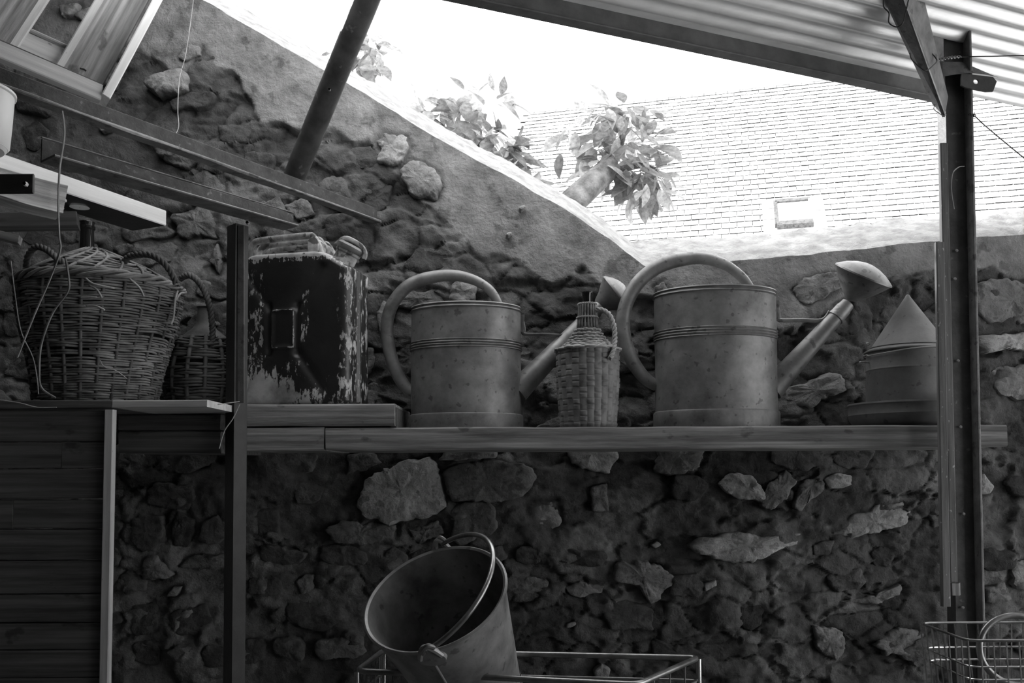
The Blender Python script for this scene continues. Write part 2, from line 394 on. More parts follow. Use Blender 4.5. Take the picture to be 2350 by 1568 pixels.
# stones picked out by hand from the photograph (pixel outlines, tone, how far they stand proud)
HAND = [
 ([(822,1165),(835,1095),(900,1062),(985,1050),(1008,1085),(1020,1155),(1000,1180),(900,1195),(845,1190)], .30, .050),
 ([(1015,1090),(1050,1068),(1120,1060),(1200,1072),(1225,1095),(1200,1140),(1100,1155),(1035,1150)], .13, .028),
 ([(1297,1015),(1412,1015),(1412,1050),(1395,1085),(1340,1070),(1302,1066)], .30, .040),
 ([(1492,1020),(1622,1020),(1612,1060),(1595,1085),(1530,1090),(1500,1078)], .13, .035),
 ([(1650,1110),(1680,1088),(1722,1095),(1755,1130),(1756,1152),(1700,1145),(1664,1125)], .30, .035),
 ([(1585,1250),(1600,1234),(1690,1226),(1712,1214),(1755,1228),(1842,1222),(1835,1245),(1790,1262),(1730,1288),(1660,1282),(1600,1272)], .40, .035),
 ([(1413,1300),(1428,1288),(1455,1296),(1500,1298),(1540,1320),(1512,1375),(1492,1384),(1462,1345),(1420,1336)], .24, .030),
 ([(1170,1340),(1215,1328),(1255,1335),(1262,1362),(1200,1385),(1176,1380)], .14, .02),
 ([(1298,1350),(1330,1332),(1392,1345),(1386,1362),(1330,1374),(1308,1366)], .19, .02),
 ([(1202,1150),(1280,1148),(1288,1200),(1262,1220),(1225,1210)], .22, .022),
 ([(1905,1222),(1940,1192),(2010,1160),(2070,1155),(2092,1172),(2082,1206),(2010,1222),(1940,1238)], .27, .040),
 ([(1355,1118),(1392,1112),(1396,1172),(1358,1174)], .13, .022),
 ([(1888,1098),(1915,1088),(1950,1092),(1952,1114),(1900,1120)], .27, .026),
 ([(1862,1432),(1900,1440),(1930,1452),(1942,1500),(1920,1524),(1880,1492)], .20, .02),
 ([(678,1335),(700,1318),(722,1318),(722,1350),(695,1366)], .15, .025),
 ([(738,1215),(790,1198),(845,1195),(912,1205),(908,1236),(840,1250),(778,1245)], .12, .03),
 ([(935,1210),(1008,1192),(1020,1225),(960,1250),(942,1240)], .12, .03),
 ([(800,1045),(860,1040),(880,1062),(840,1080),(795,1090)], .12, .03),
 ([(1020,1040),(1130,1030),(1135,1050),(1060,1055),(1015,1056)], .2, .03),
 ([(328,1300),(345,1275),(365,1276),(402,1316),(385,1326),(335,1330)], .16, .03),
 ([(383,1368),(400,1345),(420,1345),(408,1368)], .20, .025),
 ([(875,350),(862,330),(880,308),(935,318),(942,340),(925,385),(890,388),(868,372)], .30, .030),
 ([(918,412),(920,388),(945,372),(975,380),(1012,405),(1015,432),(1000,462),(960,455),(930,440)], .29, .036),
 ([(343,200),(355,178),(420,168),(440,185),(440,205),(418,226),(365,226)], .25, .045),
 ([(415,135),(440,108),(466,112),(464,132),(430,145)], .22, .02),
 ([(1800,915),(1810,888),(1860,878),(1905,852),(1925,862),(1944,897),(1905,915),(1862,936),(1815,932)], .26, .045),
 ([(1815,668),(1832,645),(1872,632),(1930,628),(1925,660),(1890,680),(1845,700)], .26, .018),
 ([(2240,775),(2300,765),(2420,768),(2420,800),(2300,805),(2250,815)], .36, .03),
 ([(2278,852),(2310,840),(2420,838),(2420,915),(2300,912),(2285,895)], .24, .03),
 ([(2200,660),(2300,640),(2420,660),(2420,740),(2260,745)], .19, .02),
 ([(2246,1095),(2255,1085),(2280,1115),(2270,1132),(2246,1134)], .32, .03),
 ([(1032,690),(1036,655),(1062,642),(1092,656),(1088,690),(1060,700)], .22, .03),
 ([(900,700),(930,668),(1015,665),(1020,690),(960,715)], .14, .03),
 ([(868,720),(880,690),(912,698),(900,740),(875,765)], .2, .025),
 ([(1860,1250),(1905,1240),(1895,1270),(1862,1272)], .1, .02),
 ([(2130,1170),(2200,1180),(2195,1205),(2145,1212)], .13, .02),
 ([(2310,1290),(2400,1270),(2400,1350),(2330,1350)], .28, .03),
 ([(2255,1350),(2300,1335),(2320,1375),(2262,1385)], .2, .03),
 ([(2320,1400),(2400,1390),(2400,1440),(2330,1430)], .25, .03),
 ([(2000,1480),(2060,1440),(2120,1450),(2110,1490),(2030,1510)], .14, .02),
 ([(2060,1500),(2140,1450),(2200,1440),(2195,1500),(2100,1530)], .13, .02),
 ([(1930,1380),(1985,1370),(2075,1340),(2075,1365),(2000,1390)], .19, .02),
 ([(1720,1150),(1800,1080),(1830,1100),(1800,1150),(1760,1175)], .13, .02),
 ([(1820,1155),(1830,1110),(1880,1075),(1890,1040),(1905,1060),(1880,1120),(1830,1180)], .14, .016),
 ([(1610,1338),(1640,1328),(1642,1342),(1612,1356)], .27, .02),
 ([(1494,1252),(1510,1243),(1520,1252),(1505,1260)], .28, .02),
 ([(1300,1432),(1320,1425),(1322,1433),(1300,1440)], .2, .02),
 ([(1360,1540),(1380,1520),(1402,1535),(1395,1560),(1370,1562)], .22, .02),
 ([(225,290),(240,270),(270,275),(262,300),(232,306)], .22, .03),
 ([(360,330),(420,320),(440,350),(400,365),(362,360)], .13, .03),
 ([(375,370),(385,340),(425,360),(470,370),(430,392)], .12, .03),
 ([(140,20),(190,15),(180,45),(150,48)], .28, .04),
 ([(178,45),(200,30),(222,25),(225,48),(196,58)], .30, .04),
 ([(1500,660),(1520,645),(1545,690),(1530,720)], .2, .02),
 ([(478,600),(500,560),(512,600),(500,630)], .2, .03),
 ([(395,500),(460,470),(500,500),(495,545),(420,545)], .12, .03),
 ([(560,470),(640,455),(660,490),(600,510)], .15, .02),
 ([(650,470),(700,450),(720,490),(680,500)], .2, .02),
]
bw = []
for poly, tn, pr in HAND:
    wp = [P(a, b, WY) for a, b in poly]; bw.append(([(q.x, q.z) for q in wp], tn, pr))
def stone_mesh(poly, proud, seed, off=0., off_n=False):
    """poly in wall x,z metres -> rocky cushion"""
    pts = []
    n = len(poly)
    per = sum(math.dist(poly[i], poly[(i+1) % n]) for i in range(n))
    step = max(per/(96 if off_n else 50), .004)
    for i in range(n):
        a, b = poly[i], poly[(i+1) % n]; d = math.dist(a, b); k = max(1, int(d/step))
        for s in range(k): pts.append((a[0]+(b[0]-a[0])*s/k, a[1]+(b[1]-a[1])*s/k))
    pts = np.array(pts)
    pts = .25*np.roll(pts, 1, 0)+.5*pts+.25*np.roll(pts, -1, 0)
    c = pts.mean(0); sz = per/4
    d = pts-c; L = np.hypot(d[:, 0], d[:, 1])[:, None]+1e-6
    amp_ = min(.017, sz*.15)
    pts = pts+d/L*(amp_*fbm(pts[:, 0]*16+seed, pts[:, 1]*22, o=2, s=41)+amp_*.55*fbm(pts[:, 0]*70+seed, pts[:, 1]*70, o=3, s=42))[:, None]
    m = len(pts); V = []; F = []
    tilt = (random.uniform(-.14, .14), random.uniform(-.22, .10))
    for sc_, dp in ((1.02, -1.6), (1.0, .25), (.97, .72), (.88, .90), (.66, 1.0), (.36, 1.0)):
        q = c+(pts-c)*sc_
        hgt = proud*dp+np.zeros(m)
        if dp > .1:
            f1 = fbm(q[:, 0]*15+seed, q[:, 1]*24, o=2, s=43); f2 = fbm(q[:, 0]*55+seed, q[:, 1]*80, o=3, s=44)-1.2*np.abs(fbm(q[:, 0]*20+seed, q[:, 1]*45, o=2, s=46))
            hgt = hgt+(.010*f1+.0055*f2)*min(1, sz*14)*(1 if dp > .5 else .6)+((q-c)@np.array(tilt))*.6
        hgt = hgt+off
        V += [(q[k, 0], WY-hgt[k], q[k, 1]) for k in range(m)]
    V.append((c[0], WY-proud-off, c[1]))
    for r in range(5):
        for k in range(m):
            k2 = (k+1) % m; F.append((r*m+k, r*m+k2, (r+1)*m+k2, (r+1)*m+k))
    for k in range(m): F.append((5*m+k, 5*m+(k+1) % m, 6*m))
    return V, F
# sockets: mortar sinks around the stones
def dist_poly(poly, X, Z):
    best = np.full(X.shape, 9.)
    n = len(poly)
    for i in range(n):
        ax, az = poly[i]; bx, bz = poly[(i+1) % n]
        dx, dz = bx-ax, bz-az; t = np.clip(((X-ax)*dx+(Z-az)*dz)/(dx*dx+dz*dz+1e-9), 0, 1)
        best = np.minimum(best, np.hypot(X-ax-t*dx, Z-az-t*dz))
    return best
stones = [(p, t, h) for p, t, h in bw]
# the rest of the rubble: rows of jittered stones between them
fill = []; base0 = base.copy()
hand_c = [(np.mean([q[0] for q in p]), np.mean([q[1] for q in p]), max(math.dist(p[0], q) for q in p)/2) for p, t, h in bw]
zrow = .66; row = 0
while zrow < 2.75:
    hrow = random.uniform(.06, .125); x = -2.2+random.random()*.1
    while x < 1.75:
        wd = random.uniform(.08, .23); cx_ = x+wd/2; cz_ = zrow+hrow/2+random.uniform(-.012, .012)
        px_, py_ = PX((cx_, WY, cz_))
        ok = -40 < px_ < 2390 and -30 < py_ < 1600
        if ok:
            if px_ < 500: prob = .92
            elif px_ < 1180: prob = .85
            elif px_ < 2230: prob = .46
            else: prob = .85
            if py_ < 1000 and px_ < 1200: prob = .8
            if py_ < 1000 and px_ >= 1200: prob = .5
            if random.random() > prob: ok = False
        if ok and cz_+hrow*.5 > float(np.interp(cx_, rbw[:, 0], rbw[:, 1]))-.01: ok = False
        if ok:
            for (p, t, h), (hx, hz, hr) in zip(bw, hand_c):
                if abs(cx_-hx) < .35 and abs(cz_-hz) < .3:
                    if px_inside(p, cx_, cz_): ok = False; break
                    dd = float(dist_poly(p, np.array([cx_]), np.array([cz_]))[0])
                    if dd < .5*hrow:
                        ok = False; break
        if ok:
            a_, b_ = wd*.5*random.uniform(.80, .97), hrow*.5*random.uniform(.80, 1.0); rot = random.uniform(-.30, .30)
            poly = []
            nn = random.choice((6, 7, 8, 9)); ph = random.random()*6
            for k in range(nn):
                th = 2*PI*(k+random.uniform(-.25, .25))/nn+ph
                e = random.uniform(.8, 1.12); ct, st = math.cos(th), math.sin(th)
                ex = (abs(ct)**.75)*(1 if ct > 0 else -1)*a_*e; ez = (abs(st)**.75)*(1 if st > 0 else -1)*b_*e
                poly.append((cx_+ex*math.cos(rot)-ez*math.sin(rot), cz_+ex*math.sin(rot)+ez*math.cos(rot)))
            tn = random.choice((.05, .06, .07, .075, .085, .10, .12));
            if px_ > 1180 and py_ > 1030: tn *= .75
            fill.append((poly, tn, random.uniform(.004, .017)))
        x += wd*random.uniform(1.0, 1.12)
    zrow += hrow*random.uniform(.98, 1.08)
if len(fill) > 236: fill = random.sample(fill, 236)
for p, t, h in stones+fill:
    xs_ = [q[0] for q in p]; zs_ = [q[1] for q in p]
    i0 = max(0, np.searchsorted(xs, min(xs_)-.05)); i1 = min(nx, np.searchsorted(xs, max(xs_)+.05))
    if i1 <= i0: continue
    sub = (slice(None), slice(i0, i1)); Zs = Zg[sub]
    rows = np.where((Zs.max(1) > min(zs_)-.05) & (Zs.min(1) < max(zs_)+.05))[0]
    if len(rows) == 0: continue
    s2 = (slice(rows[0], rows[-1]+1), slice(i0, i1))
    dd = dist_poly(p, Xg[s2], Zg[s2])
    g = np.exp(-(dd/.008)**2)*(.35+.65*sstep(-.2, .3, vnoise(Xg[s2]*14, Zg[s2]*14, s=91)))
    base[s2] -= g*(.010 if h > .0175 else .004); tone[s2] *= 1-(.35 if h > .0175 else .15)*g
Yg = WY-base
# top edge: round over and cap sloping back, then top, back face
verts = np.stack([Xg, Yg, Zg], -1).reshape(-1, 3)
fa = []
idx = np.arange(nx*nz).reshape(nz, nx)
quads = np.stack([idx[:-1, :-1], idx[:-1, 1:], idx[1:, 1:], idx[1:, :-1]], -1).reshape(-1, 4)
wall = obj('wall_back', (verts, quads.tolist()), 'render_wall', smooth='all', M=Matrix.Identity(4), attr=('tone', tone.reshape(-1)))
tag(wall, 'rubble stone wall with a crumbling smooth render band along its top', kind='structure')
cap_rows = []
cn = 9
for j in range(cn):
    t = j/(cn-1)
    yy = Yg[-1]+.002+t*.27; zz = tops-.004+.15*t**.9+.011*fbm(xs*30, xs*0+t*9, o=4, s=51)*(0 if j == 0 else 1)
    cap_rows.append(np.stack([xs, yy, zz], -1))
cap_rows.append(np.stack([xs, Yg[-1]+.30, tops-.1], -1)); cap_rows.append(np.stack([xs, Yg[-1]*0+WY+.30, tops*0], -1))
cv = np.concatenate(cap_rows); ci = np.arange(len(cv)).reshape(len(cap_rows), nx)
cq = np.stack([ci[:-1, :-1], ci[:-1, 1:], ci[1:, 1:], ci[1:, :-1]], -1).reshape(-1, 4)
obj('wall_cap', (cv, cq.tolist()), 'lime_cap', wall, smooth='all', M=Matrix.Identity(4))
for i, (p, t, h) in enumerate(stones+fill):
    cx_ = np.mean([q[0] for q in p]); cz_ = np.mean([q[1] for q in p]); ii = int(np.clip(np.searchsorted(xs, cx_), 0, nx-1)); jj = int(np.clip(np.searchsorted(Zg[:, ii], cz_), 0, nz-1))
    V, F = stone_mesh(p, h*(.62 if i < len(stones) else 1), i*3.7, off=float(base0[jj, ii])*.85, off_n=i < len(stones))
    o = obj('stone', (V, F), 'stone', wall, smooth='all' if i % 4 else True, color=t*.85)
# small sunlit chips of lime stuck to the render
for a, b in ((1198, 479), (1168, 539)):
    q = P(a, b, WY-.03)
    obj('lime_chip', stone_mesh([(q.x-.012, q.z-.004), (q.x-.002, q.z-.008), (q.x+.013, q.z+.003), (q.x+.006, q.z+.009), (q.x-.008, q.z+.005)], .045, a), 'lime_cap', wall)

# ------------------------------------------------------------------ rest of the shed shell, with unseen light blockers
lr = obj('trim_light_blocker', boxmb(-2.5, -1.02, -3.1, 2.68, 2.86, 2.90), 'soot_wall'); tag(lr, kind='structure')  # unseen panel added to keep sky light off the left side
wg = obj('wall_right_blocker', boxmb(3.6, 3.7, -3.2, -.9, 0, 2.6), 'soot_wall'); tag(wg, kind='structure')  # unseen wall, added and sized to limit light from the right
fl = obj('floor', boxmb(-2.6, 3.6, -3.2, 2.7, -.1, 0), 'floor_dirt'); tag(fl, kind='structure')
wl = obj('wall_left', boxmb(-2.65, -2.5, -3.2, 2.66, 0, 3.4), 'soot_wall'); tag(wl, kind='structure')
wr = obj('wall_rear', boxmb(-2.5, 3.6, -3.3, -3.15, 0, 2.9), 'soot_wall'); tag(wr, kind='structure')
gd = obj('garden_ground', boxmb(-14, 26, 3.12, 20, -.3, -.02), 'ground'); tag(gd, kind='structure')

# roof edge beam + corrugated sheet
cdir = Vector((.926, .378, 0)).normalized(); edir = Vector((.378, -.926, 0)).normalized()
RB0 = Vector((1.12, 2.40, 2.335))
rb_ = thing('roof_beam', 'dark steel beam along the edge of the corrugated roof', 'beam', RB0)
board('web', RB0-cdir*3.9+Vector((0, 0, -.012)), RB0+cdir*.10+Vector((0, 0, -.012)), .010, .046, 'steel_beam', rb_)
board('flange', RB0-cdir*3.9+Vector((0, 0, -.036)), RB0+cdir*.10+Vector((0, 0, -.036)), .035, .005, 'steel_beam', rb_)
def corrugated(name, s0, s1, u0, u1, z, rise, label):
    pitch = .054; amp = .0085; nu = int((u1-u0)/pitch*12); ns = 8
    V = []; F = []
    for i in range(nu+1):
        u = u0+(u1-u0)*i/nu; h = amp*math.cos(2*PI*u/pitch)
        for k in range(ns+1):
            s = s0+(s1-s0)*k/ns; q = RB0+cdir*s+edir*u
            V.append((q.x, q.y, z+h+rise*u))
    n = ns+1
    for i in range(nu):
        for k in range(ns): F.append((i*n+k, i*n+k+1, (i+1)*n+k+1, (i+1)*n+k))
    o = obj(name, (V, F), 'sheet_metal', smooth='all')
    md = o.modifiers.new('thickness', 'SOLIDIFY'); md.thickness = .002
    tag(o, label, 'roof sheet', kind='structure'); return o
corrugated('ceiling', -4.2, 3.4, -.05, 4.6, 2.335+.022, .03, 'corrugated metal roof sheeting seen from below, catching the daylight')

# ------------------------------------------------------------------ right steel post, brace, battens, wires
YP = 2.22
pt = thing('steel_post', 'tall dark steel channel post holding the right end of the shelf', 'post', P(2230, 2300, YP))
p0 = P(2236, 2300, YP); p1 = P(2189, 40, YP)
board('channel', p0, p1, .058, .045, 'steel_dark', pt, up=(0, 1, 0), prof=[(q[0], q[1]) for q in Uprof(.052, .045, .006)])
e0 = P(2262, 2300, YP-.004); e1 = P(2211, 62, YP-.004)
board('edge_flange', e0+Vector((.004, 0, 0)), e1+Vector((.004, 0, 0)), .008, .05, 'steel_grey', pt, up=(0, 1, 0))
board('hole_plate', P(2186, 30, YP-.006), P(2187, 60, YP-.006), .036, .004, 'steel_black', pt, up=(0, 1, 0))
mb = MB()
q = P(2184, 57, YP-.005)
mb.add([(q.x+.009*math.cos(a), q.y-.002, q.z+.003*math.sin(a)) for a in np.linspace(0, 2*PI, 13)[:-1]], [tuple(range(12))])
obj('slot', mb, 'pale_plastic', pt)
for a, b in ((2196, 575), (2199, 828), (2240, 888), (2192, 640), (2212, 1180), (2236, 700), (2210, 1395), (2205, 980)):
    q = P(a, b, YP-.006)
    mb = lathe([(.0, .003), (.003, .002), (.0042, 0)], 7, M=Matrix.Translation(q) @ Matrix.Rotation(PI/2, 4, 'X'))
    obj('paint_blob', mb, 'steel_edge', pt)
# flat bracket bolted across the post
bk = thing('bracket', 'bent flat steel bracket with a hole jutting right from the post', 'bracket', P(2230, 200, YP-.03))
V = []; F = []
nb = 18
for i in range(nb+1):
    t = i/nb; xx = 2163+(2291-2163)*t
    yt = 140+(176-140)*max(0, (t-.35)/.65)+2; yb = 176-8*math.sin(t*PI*.9)+max(0, t-.5)*8
    for k, (yy, dy) in enumerate(((yt, -.012), (yb, -.035), (yb, -.033), (yt, -.008))):
        V.append(P(xx, yy, YP+dy))
for i in range(nb):
    for k in range(4): F.append((i*4+k, (i+1)*4+k, (i+1)*4+(k+1) % 4, i*4+(k+1) % 4))
F += [(0, 1, 2, 3), (nb*4+3, nb*4+2, nb*4+1, nb*4)]
o = obj('top_plate', (V, F), 'steel_grey', bk); fix(o)
# downward leg with a round hole (real ring cut)
def plate_with_hole(quad, hc, hr, Y0, th):
    """quad of px corners, hole centre px, radius px"""
    n = 24; out = []; inn = []
    for k in range(n):
        a = 2*PI*k/n; dx, dy = math.cos(a), math.sin(a)
        best = 1e9
        for i in range(4):
            ax, ay = quad[i]; bx, by = quad[(i+1) % 4]
            ex, ey = bx-ax, by-ay; den = dx*ey-dy*ex
            if abs(den) < 1e-9: continue
            s = ((ax-hc[0])*ey-(ay-hc[1])*ex)/den; u = ((ax-hc[0])*dy-(ay-hc[1])*dx)/den
            if s > 0 and -1e-6 <= u <= 1+1e-6: best = min(best, s)
        out.append((hc[0]+dx*best, hc[1]+dy*best)); inn.append((hc[0]+dx*hr, hc[1]+dy*hr))
    V = [P(a, b, Y0) for a, b in out]+[P(a, b, Y0) for a, b in inn]
    V += [v+Vector((0, th, 0)) for v in V]
    F = []
    for k in range(n):
        k2 = (k+1) % n; F += [(k, k2, n+k2, n+k), (2*n+k2, 2*n+k, 3*n+k, 3*n+k2), (n+k, n+k2, 3*n+k2, 3*n+k), (k2, k, 2*n+k, 2*n+k2)]
    return V, F
o = obj('hole_leg', plate_with_hole([(2206, 168), (2291, 178), (2278, 213), (2206, 199)], (2240, 187), 6, YP-.034, .005), 'steel_dark', bk); fix(o)
# knee brace
br = thing('knee_brace', 'rough steel knee brace rising left from the post to the roof', 'brace', P(2172, 255, 2.22))
def slab(name, a0, a1, b0, b1, th, m, parent):
    V = [a0, a1, b1, b0]; nn_ = (a1-a0).cross(b0-a0).normalized()*th
    if nn_.y < 0: nn_ = -nn_
    V = V+[v+nn_ for v in V]
    o = obj(name, (V, [(0, 1, 2, 3), (7, 6, 5, 4), (0, 4, 5, 1), (1, 5, 6, 2), (2, 6, 7, 3), (3, 7, 4, 0)]), m, parent); fix(o); return o
slab('brace_side', P(2008, -45, 2.0), P(2140, 240, 2.175), P(2062, -45, 1.96), P(2168, 268, 2.168), .006, 'steel_grey', br)
slab('brace_front', P(2062, -45, 1.96), P(2168, 268, 2.168), P(2110, -45, 2.02), P(2176, 222, 2.178), .006, 'steel_grey', br)
slab('brace_lip', P(2058, -45, 1.957), P(2169, 266, 2.165), P(2064, -45, 1.957), P(2172, 264, 2.165), .003, 'steel_edge', br)
gv = [P(2092, -40, 2.16), P(2164, -40, 2.2), P(2166, 142, 2.2), P(2150, 135, 2.19), P(2128, 70, 2.17)]
gv = gv+[v+Vector((0, .006, 0)) for v in gv]
o = obj('gusset_plate', (gv, [(0, 1, 2, 3, 4), (9, 8, 7, 6, 5)]+[(i, (i+1) % 5, 5+(i+1) % 5, 5+i) for i in range(5)]), 'steel_grey', br); fix(o)
# wires on the brace and post
def wire(name, pxs, r, m, label, cat, sub=6):
    pts = smoothpath([P(*q) for q in pxs], sub)
    o = obj(name, tube(pts, r, 6), m, smooth=True); tag(o, label, cat); return o
wire('wire', [(2146, 143, 2.17), (2160, 135, 2.16), (2180, 133, 2.16), (2230, 130, 2.16), (2290, 129, 2.1), (2360, 127, 2.05)], .0014, 'wire', 'thin wire running right from the knee brace joint', 'wire')
tw = MB()
twist_rope([P(2152, 138, 2.155), P(2175, 133, 2.155), P(2205, 130, 2.155)], .003, .0013, 60, 2, 5, tw)
o = obj('wire_twist', tw, 'wire_light', smooth=True); tag(o, 'coiled end of wire twisted around the post top', 'wire')
wire('wire', [(2222, 263, 2.2), (2236, 266, 2.19), (2260, 288, 2.15), (2310, 330, 2.1), (2365, 375, 2.05)], .0014, 'wire', 'thin guy wire slanting down right from the post', 'wire')
tw = MB(); twist_rope([P(2224, 263, 2.185), P(2238, 266, 2.185)], .003, .0012, 90, 2, 5, tw); tube([P(2234, 268, 2.185), P(2236, 258, 2.185)], .0012, 5, mb=tw)
o = obj('wire_twist', tw, 'wire', smooth=True); tag(o, 'small knot of wire where the guy wire leaves the post', 'wire')
wire('wire', [(2028, -10, 1.98), (2028, 15, 1.98), (2040, 30, 1.98), (2040, 52, 1.98), (2058, 62, 1.98), (2072, 52, 1.97), (2078, 30, 1.97), (2086, -5, 1.97)], .0016, 'wire', 'loose wire loop hanging under the top of the knee brace', 'wire')
wire('wire', [(2088, 122, 2.05), (2092, 136, 2.05), (2108, 152, 2.05), (2125, 162, 2.05), (2142, 150, 2.07), (2150, 138, 2.1), (2136, 120, 2.1)], .0014, 'wire', 'wire wrapped around the middle of the knee brace', 'wire')
wire('wire', [(2146, 240, 2.14), (2143, 250, 2.14), (2152, 258, 2.14), (2168, 268, 2.16)], .0011, 'wire', 'short curled wire end at the foot of the knee brace', 'wire')
wire('wire', [(2213, 382, 2.19), (2200, 384, 2.19), (2186, 400, 2.19), (2184, 440, 2.19), (2190, 480, 2.19)], .0012, 'wire_light', 'pale bent wire lying against the post below the roof', 'wire')
# wooden battens beside the post
b = board('batten', P(2155, 557, 2.190), P(2170, 1392, 2.190), .0205, .014, 'wood_batten', up=(0, 1, 0)); tag(b, 'longer left batten of planed wood fixed beside the steel post', 'batten', kind=None)
b = board('batten', P(2164, 330, 2.198), P(2187, 1335, 2.198), .0185, .012, 'wood_batten', up=(0, 1, 0)); tag(b, 'right batten of planed wood, taller at the top, beside the steel post', 'batten')
b = board('wood_block', P(2189, 1338, 2.2), P(2190, 1366, 2.2), .022, .02, 'wood_grey', up=(0, 1, 0), wob=.002); tag(b, 'small rough wooden block under the right batten', 'block')
for a, b_ in ((2155, 800), (2162, 798), (2158, 806), (2156, 885), (2154, 755), (2183, 855), (2158, 990), (2178, 962), (2164, 1065), (2161, 1085), (2184, 1045), (2162, 1232)):
    pass

# ------------------------------------------------------------------ left steel post
YL = 2.235
lp = thing('steel_post', 'dark steel angle post left of the jerrycan', 'post', P(535, 2300, YL))
l0 = P(526, 2300, YL); l1 = P(541, 512, YL)
lw = .03
c45 = math.cos(PI/4)
def legface(name, s, m, width):
    x0 = 0.0
    # leg running from the corner away to the back left / right
    V = []
    for q in (l0, l1):
        V += [q+Vector((0, 0, 0)), q+Vector((s*width*.78, .032, 0)), q+Vector((s*width*.78-s*.003, .036, 0)), q+Vector((-s*.001, .006, 0))]
    F = [(0, 1, 5, 4), (1, 2, 6, 5), (2, 3, 7, 6), (3, 0, 4, 7), (0, 3, 2, 1), (4, 5, 6, 7)]
    o = obj(name, (V, F), m, lp); fix(o)
legface('left_leg', -1, 'steel_black', .042); legface('right_leg', 1, 'steel_black', .030)
board('lit_strip', P(553, 925, YL+.004), P(553, 518, YL+.004), .019, .004, 'steel_mid', lp, up=(0, 1, 0))  # added strip: the lit upper part of the flange as a paler colour

# ------------------------------------------------------------------ shelf boards
def zof(py, Y=2.30, px=1175): return P(px, py, Y).z
SY0, SY1 = 2.30, 2.655
zt = P(1400, 977, SY0).z; zb = P(1400, 1031, SY0).z
sh_d = SY1-SY0; ymid = (SY0+SY1)/2
def shelfboard(name, px0, px1, pyt, pyb, m, label, cat='plank', ya=SY0, yb=SY1, wob=.0016):
    xa, xb = P(px0, (pyt+pyb)/2, ya).x, P(px1, (pyt+pyb)/2, ya).x
    pm = (px0+px1)/2
    za, zb_ = P(pm, pyb, ya).z, P(pm, pyt, ya).z
    o = board(name, ((xa), (ya+yb)/2, (za+zb_)/2), (xb, (ya+yb)/2, (za+zb_)/2), yb-ya, zb_-za, m, bev=.004, wob=wob, segs=max(2, int((xb-xa)/.05)))
    tag(o, label, cat); return o, za, zb_
o, z0_, ZS = shelfboard('shelf_plank', 747, 2312, 979, 1030, 'wood_grey', 'long thick weathered shelf plank carrying the watering cans and wicker bottle')
shelfboard('shelf_plank', 560, 744, 981, 1035, 'wood_grey', 'short lower plank under the jerrycan, butting against the long shelf')
o, _, ZJ = shelfboard('shelf_plank', 560, 905, 927, 977.5, 'wood_grey', 'short upper plank directly under the jerrycan')
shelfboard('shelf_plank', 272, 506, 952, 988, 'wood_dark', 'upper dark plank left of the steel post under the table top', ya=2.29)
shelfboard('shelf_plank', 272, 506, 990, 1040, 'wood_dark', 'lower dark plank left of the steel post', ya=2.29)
blk = board('wood_block', P(914, 955, 2.42)+Vector((-.008, 0, 0)), P(914, 955, 2.42)+Vector((.008, 0, 0)), .2, .055, 'wood_dark'); tag(blk, 'dark block end at the right end of the upper plank', 'block')
blk.matrix_basis.translation.z = ZS+.0275+.001

# ------------------------------------------------------------------ plank cabinet at the left with table top
YC = 2.06
cb = thing('plank_cabinet', 'dark plank-sided cabinet at the lower left with a pale corner batten', 'cabinet', P(100, 2200, YC+.2))
rows = [941, 1014, 1076, 1146, 1214, 1286, 1364, 1430, 1492, 1556, 1620]
for i in range(len(rows)-1):
    a, b_ = rows[i]+1.5, rows[i+1]-1.0
    xa, xb = -1.42, P(246, (a+b_)/2, YC).x
    if i in (1, 3):
        xm = P(142 if i == 1 else 30, a, YC).x
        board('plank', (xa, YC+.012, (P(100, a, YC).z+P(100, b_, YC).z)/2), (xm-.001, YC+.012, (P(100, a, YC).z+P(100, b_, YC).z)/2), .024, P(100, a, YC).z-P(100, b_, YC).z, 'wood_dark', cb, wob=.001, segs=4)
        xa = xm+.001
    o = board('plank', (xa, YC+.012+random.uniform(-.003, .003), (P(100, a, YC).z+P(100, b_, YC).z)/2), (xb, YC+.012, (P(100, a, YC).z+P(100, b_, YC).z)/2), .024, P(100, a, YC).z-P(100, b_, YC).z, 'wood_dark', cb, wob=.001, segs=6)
tag(board('corner_batten', P(254, 941, YC-.006), P(240, 1640, YC-.006), .021, .02, 'wood_mid', cb, up=(0, 1, 0)), 'pale corner batten')
ZT = P(250, 918, 2.055).z; tth = ZT-P(250, 936, 2.055).z
tt = thing('table_top', 'thin board on the cabinet under the big wicker demijohn', 'board', (-.9, 2.3, ZT))
xm = P(257, 927, 2.055).x
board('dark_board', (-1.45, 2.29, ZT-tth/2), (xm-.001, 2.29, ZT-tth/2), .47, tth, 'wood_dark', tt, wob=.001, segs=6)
tag(board('pale_board', (xm+.001, 2.335, ZT-tth/2), (P(506, 925, 2.15).x, 2.335, ZT-tth/2), .56, tth*.9, 'wood_mid', tt, wob=.0006, segs=4), 'paler planed board')

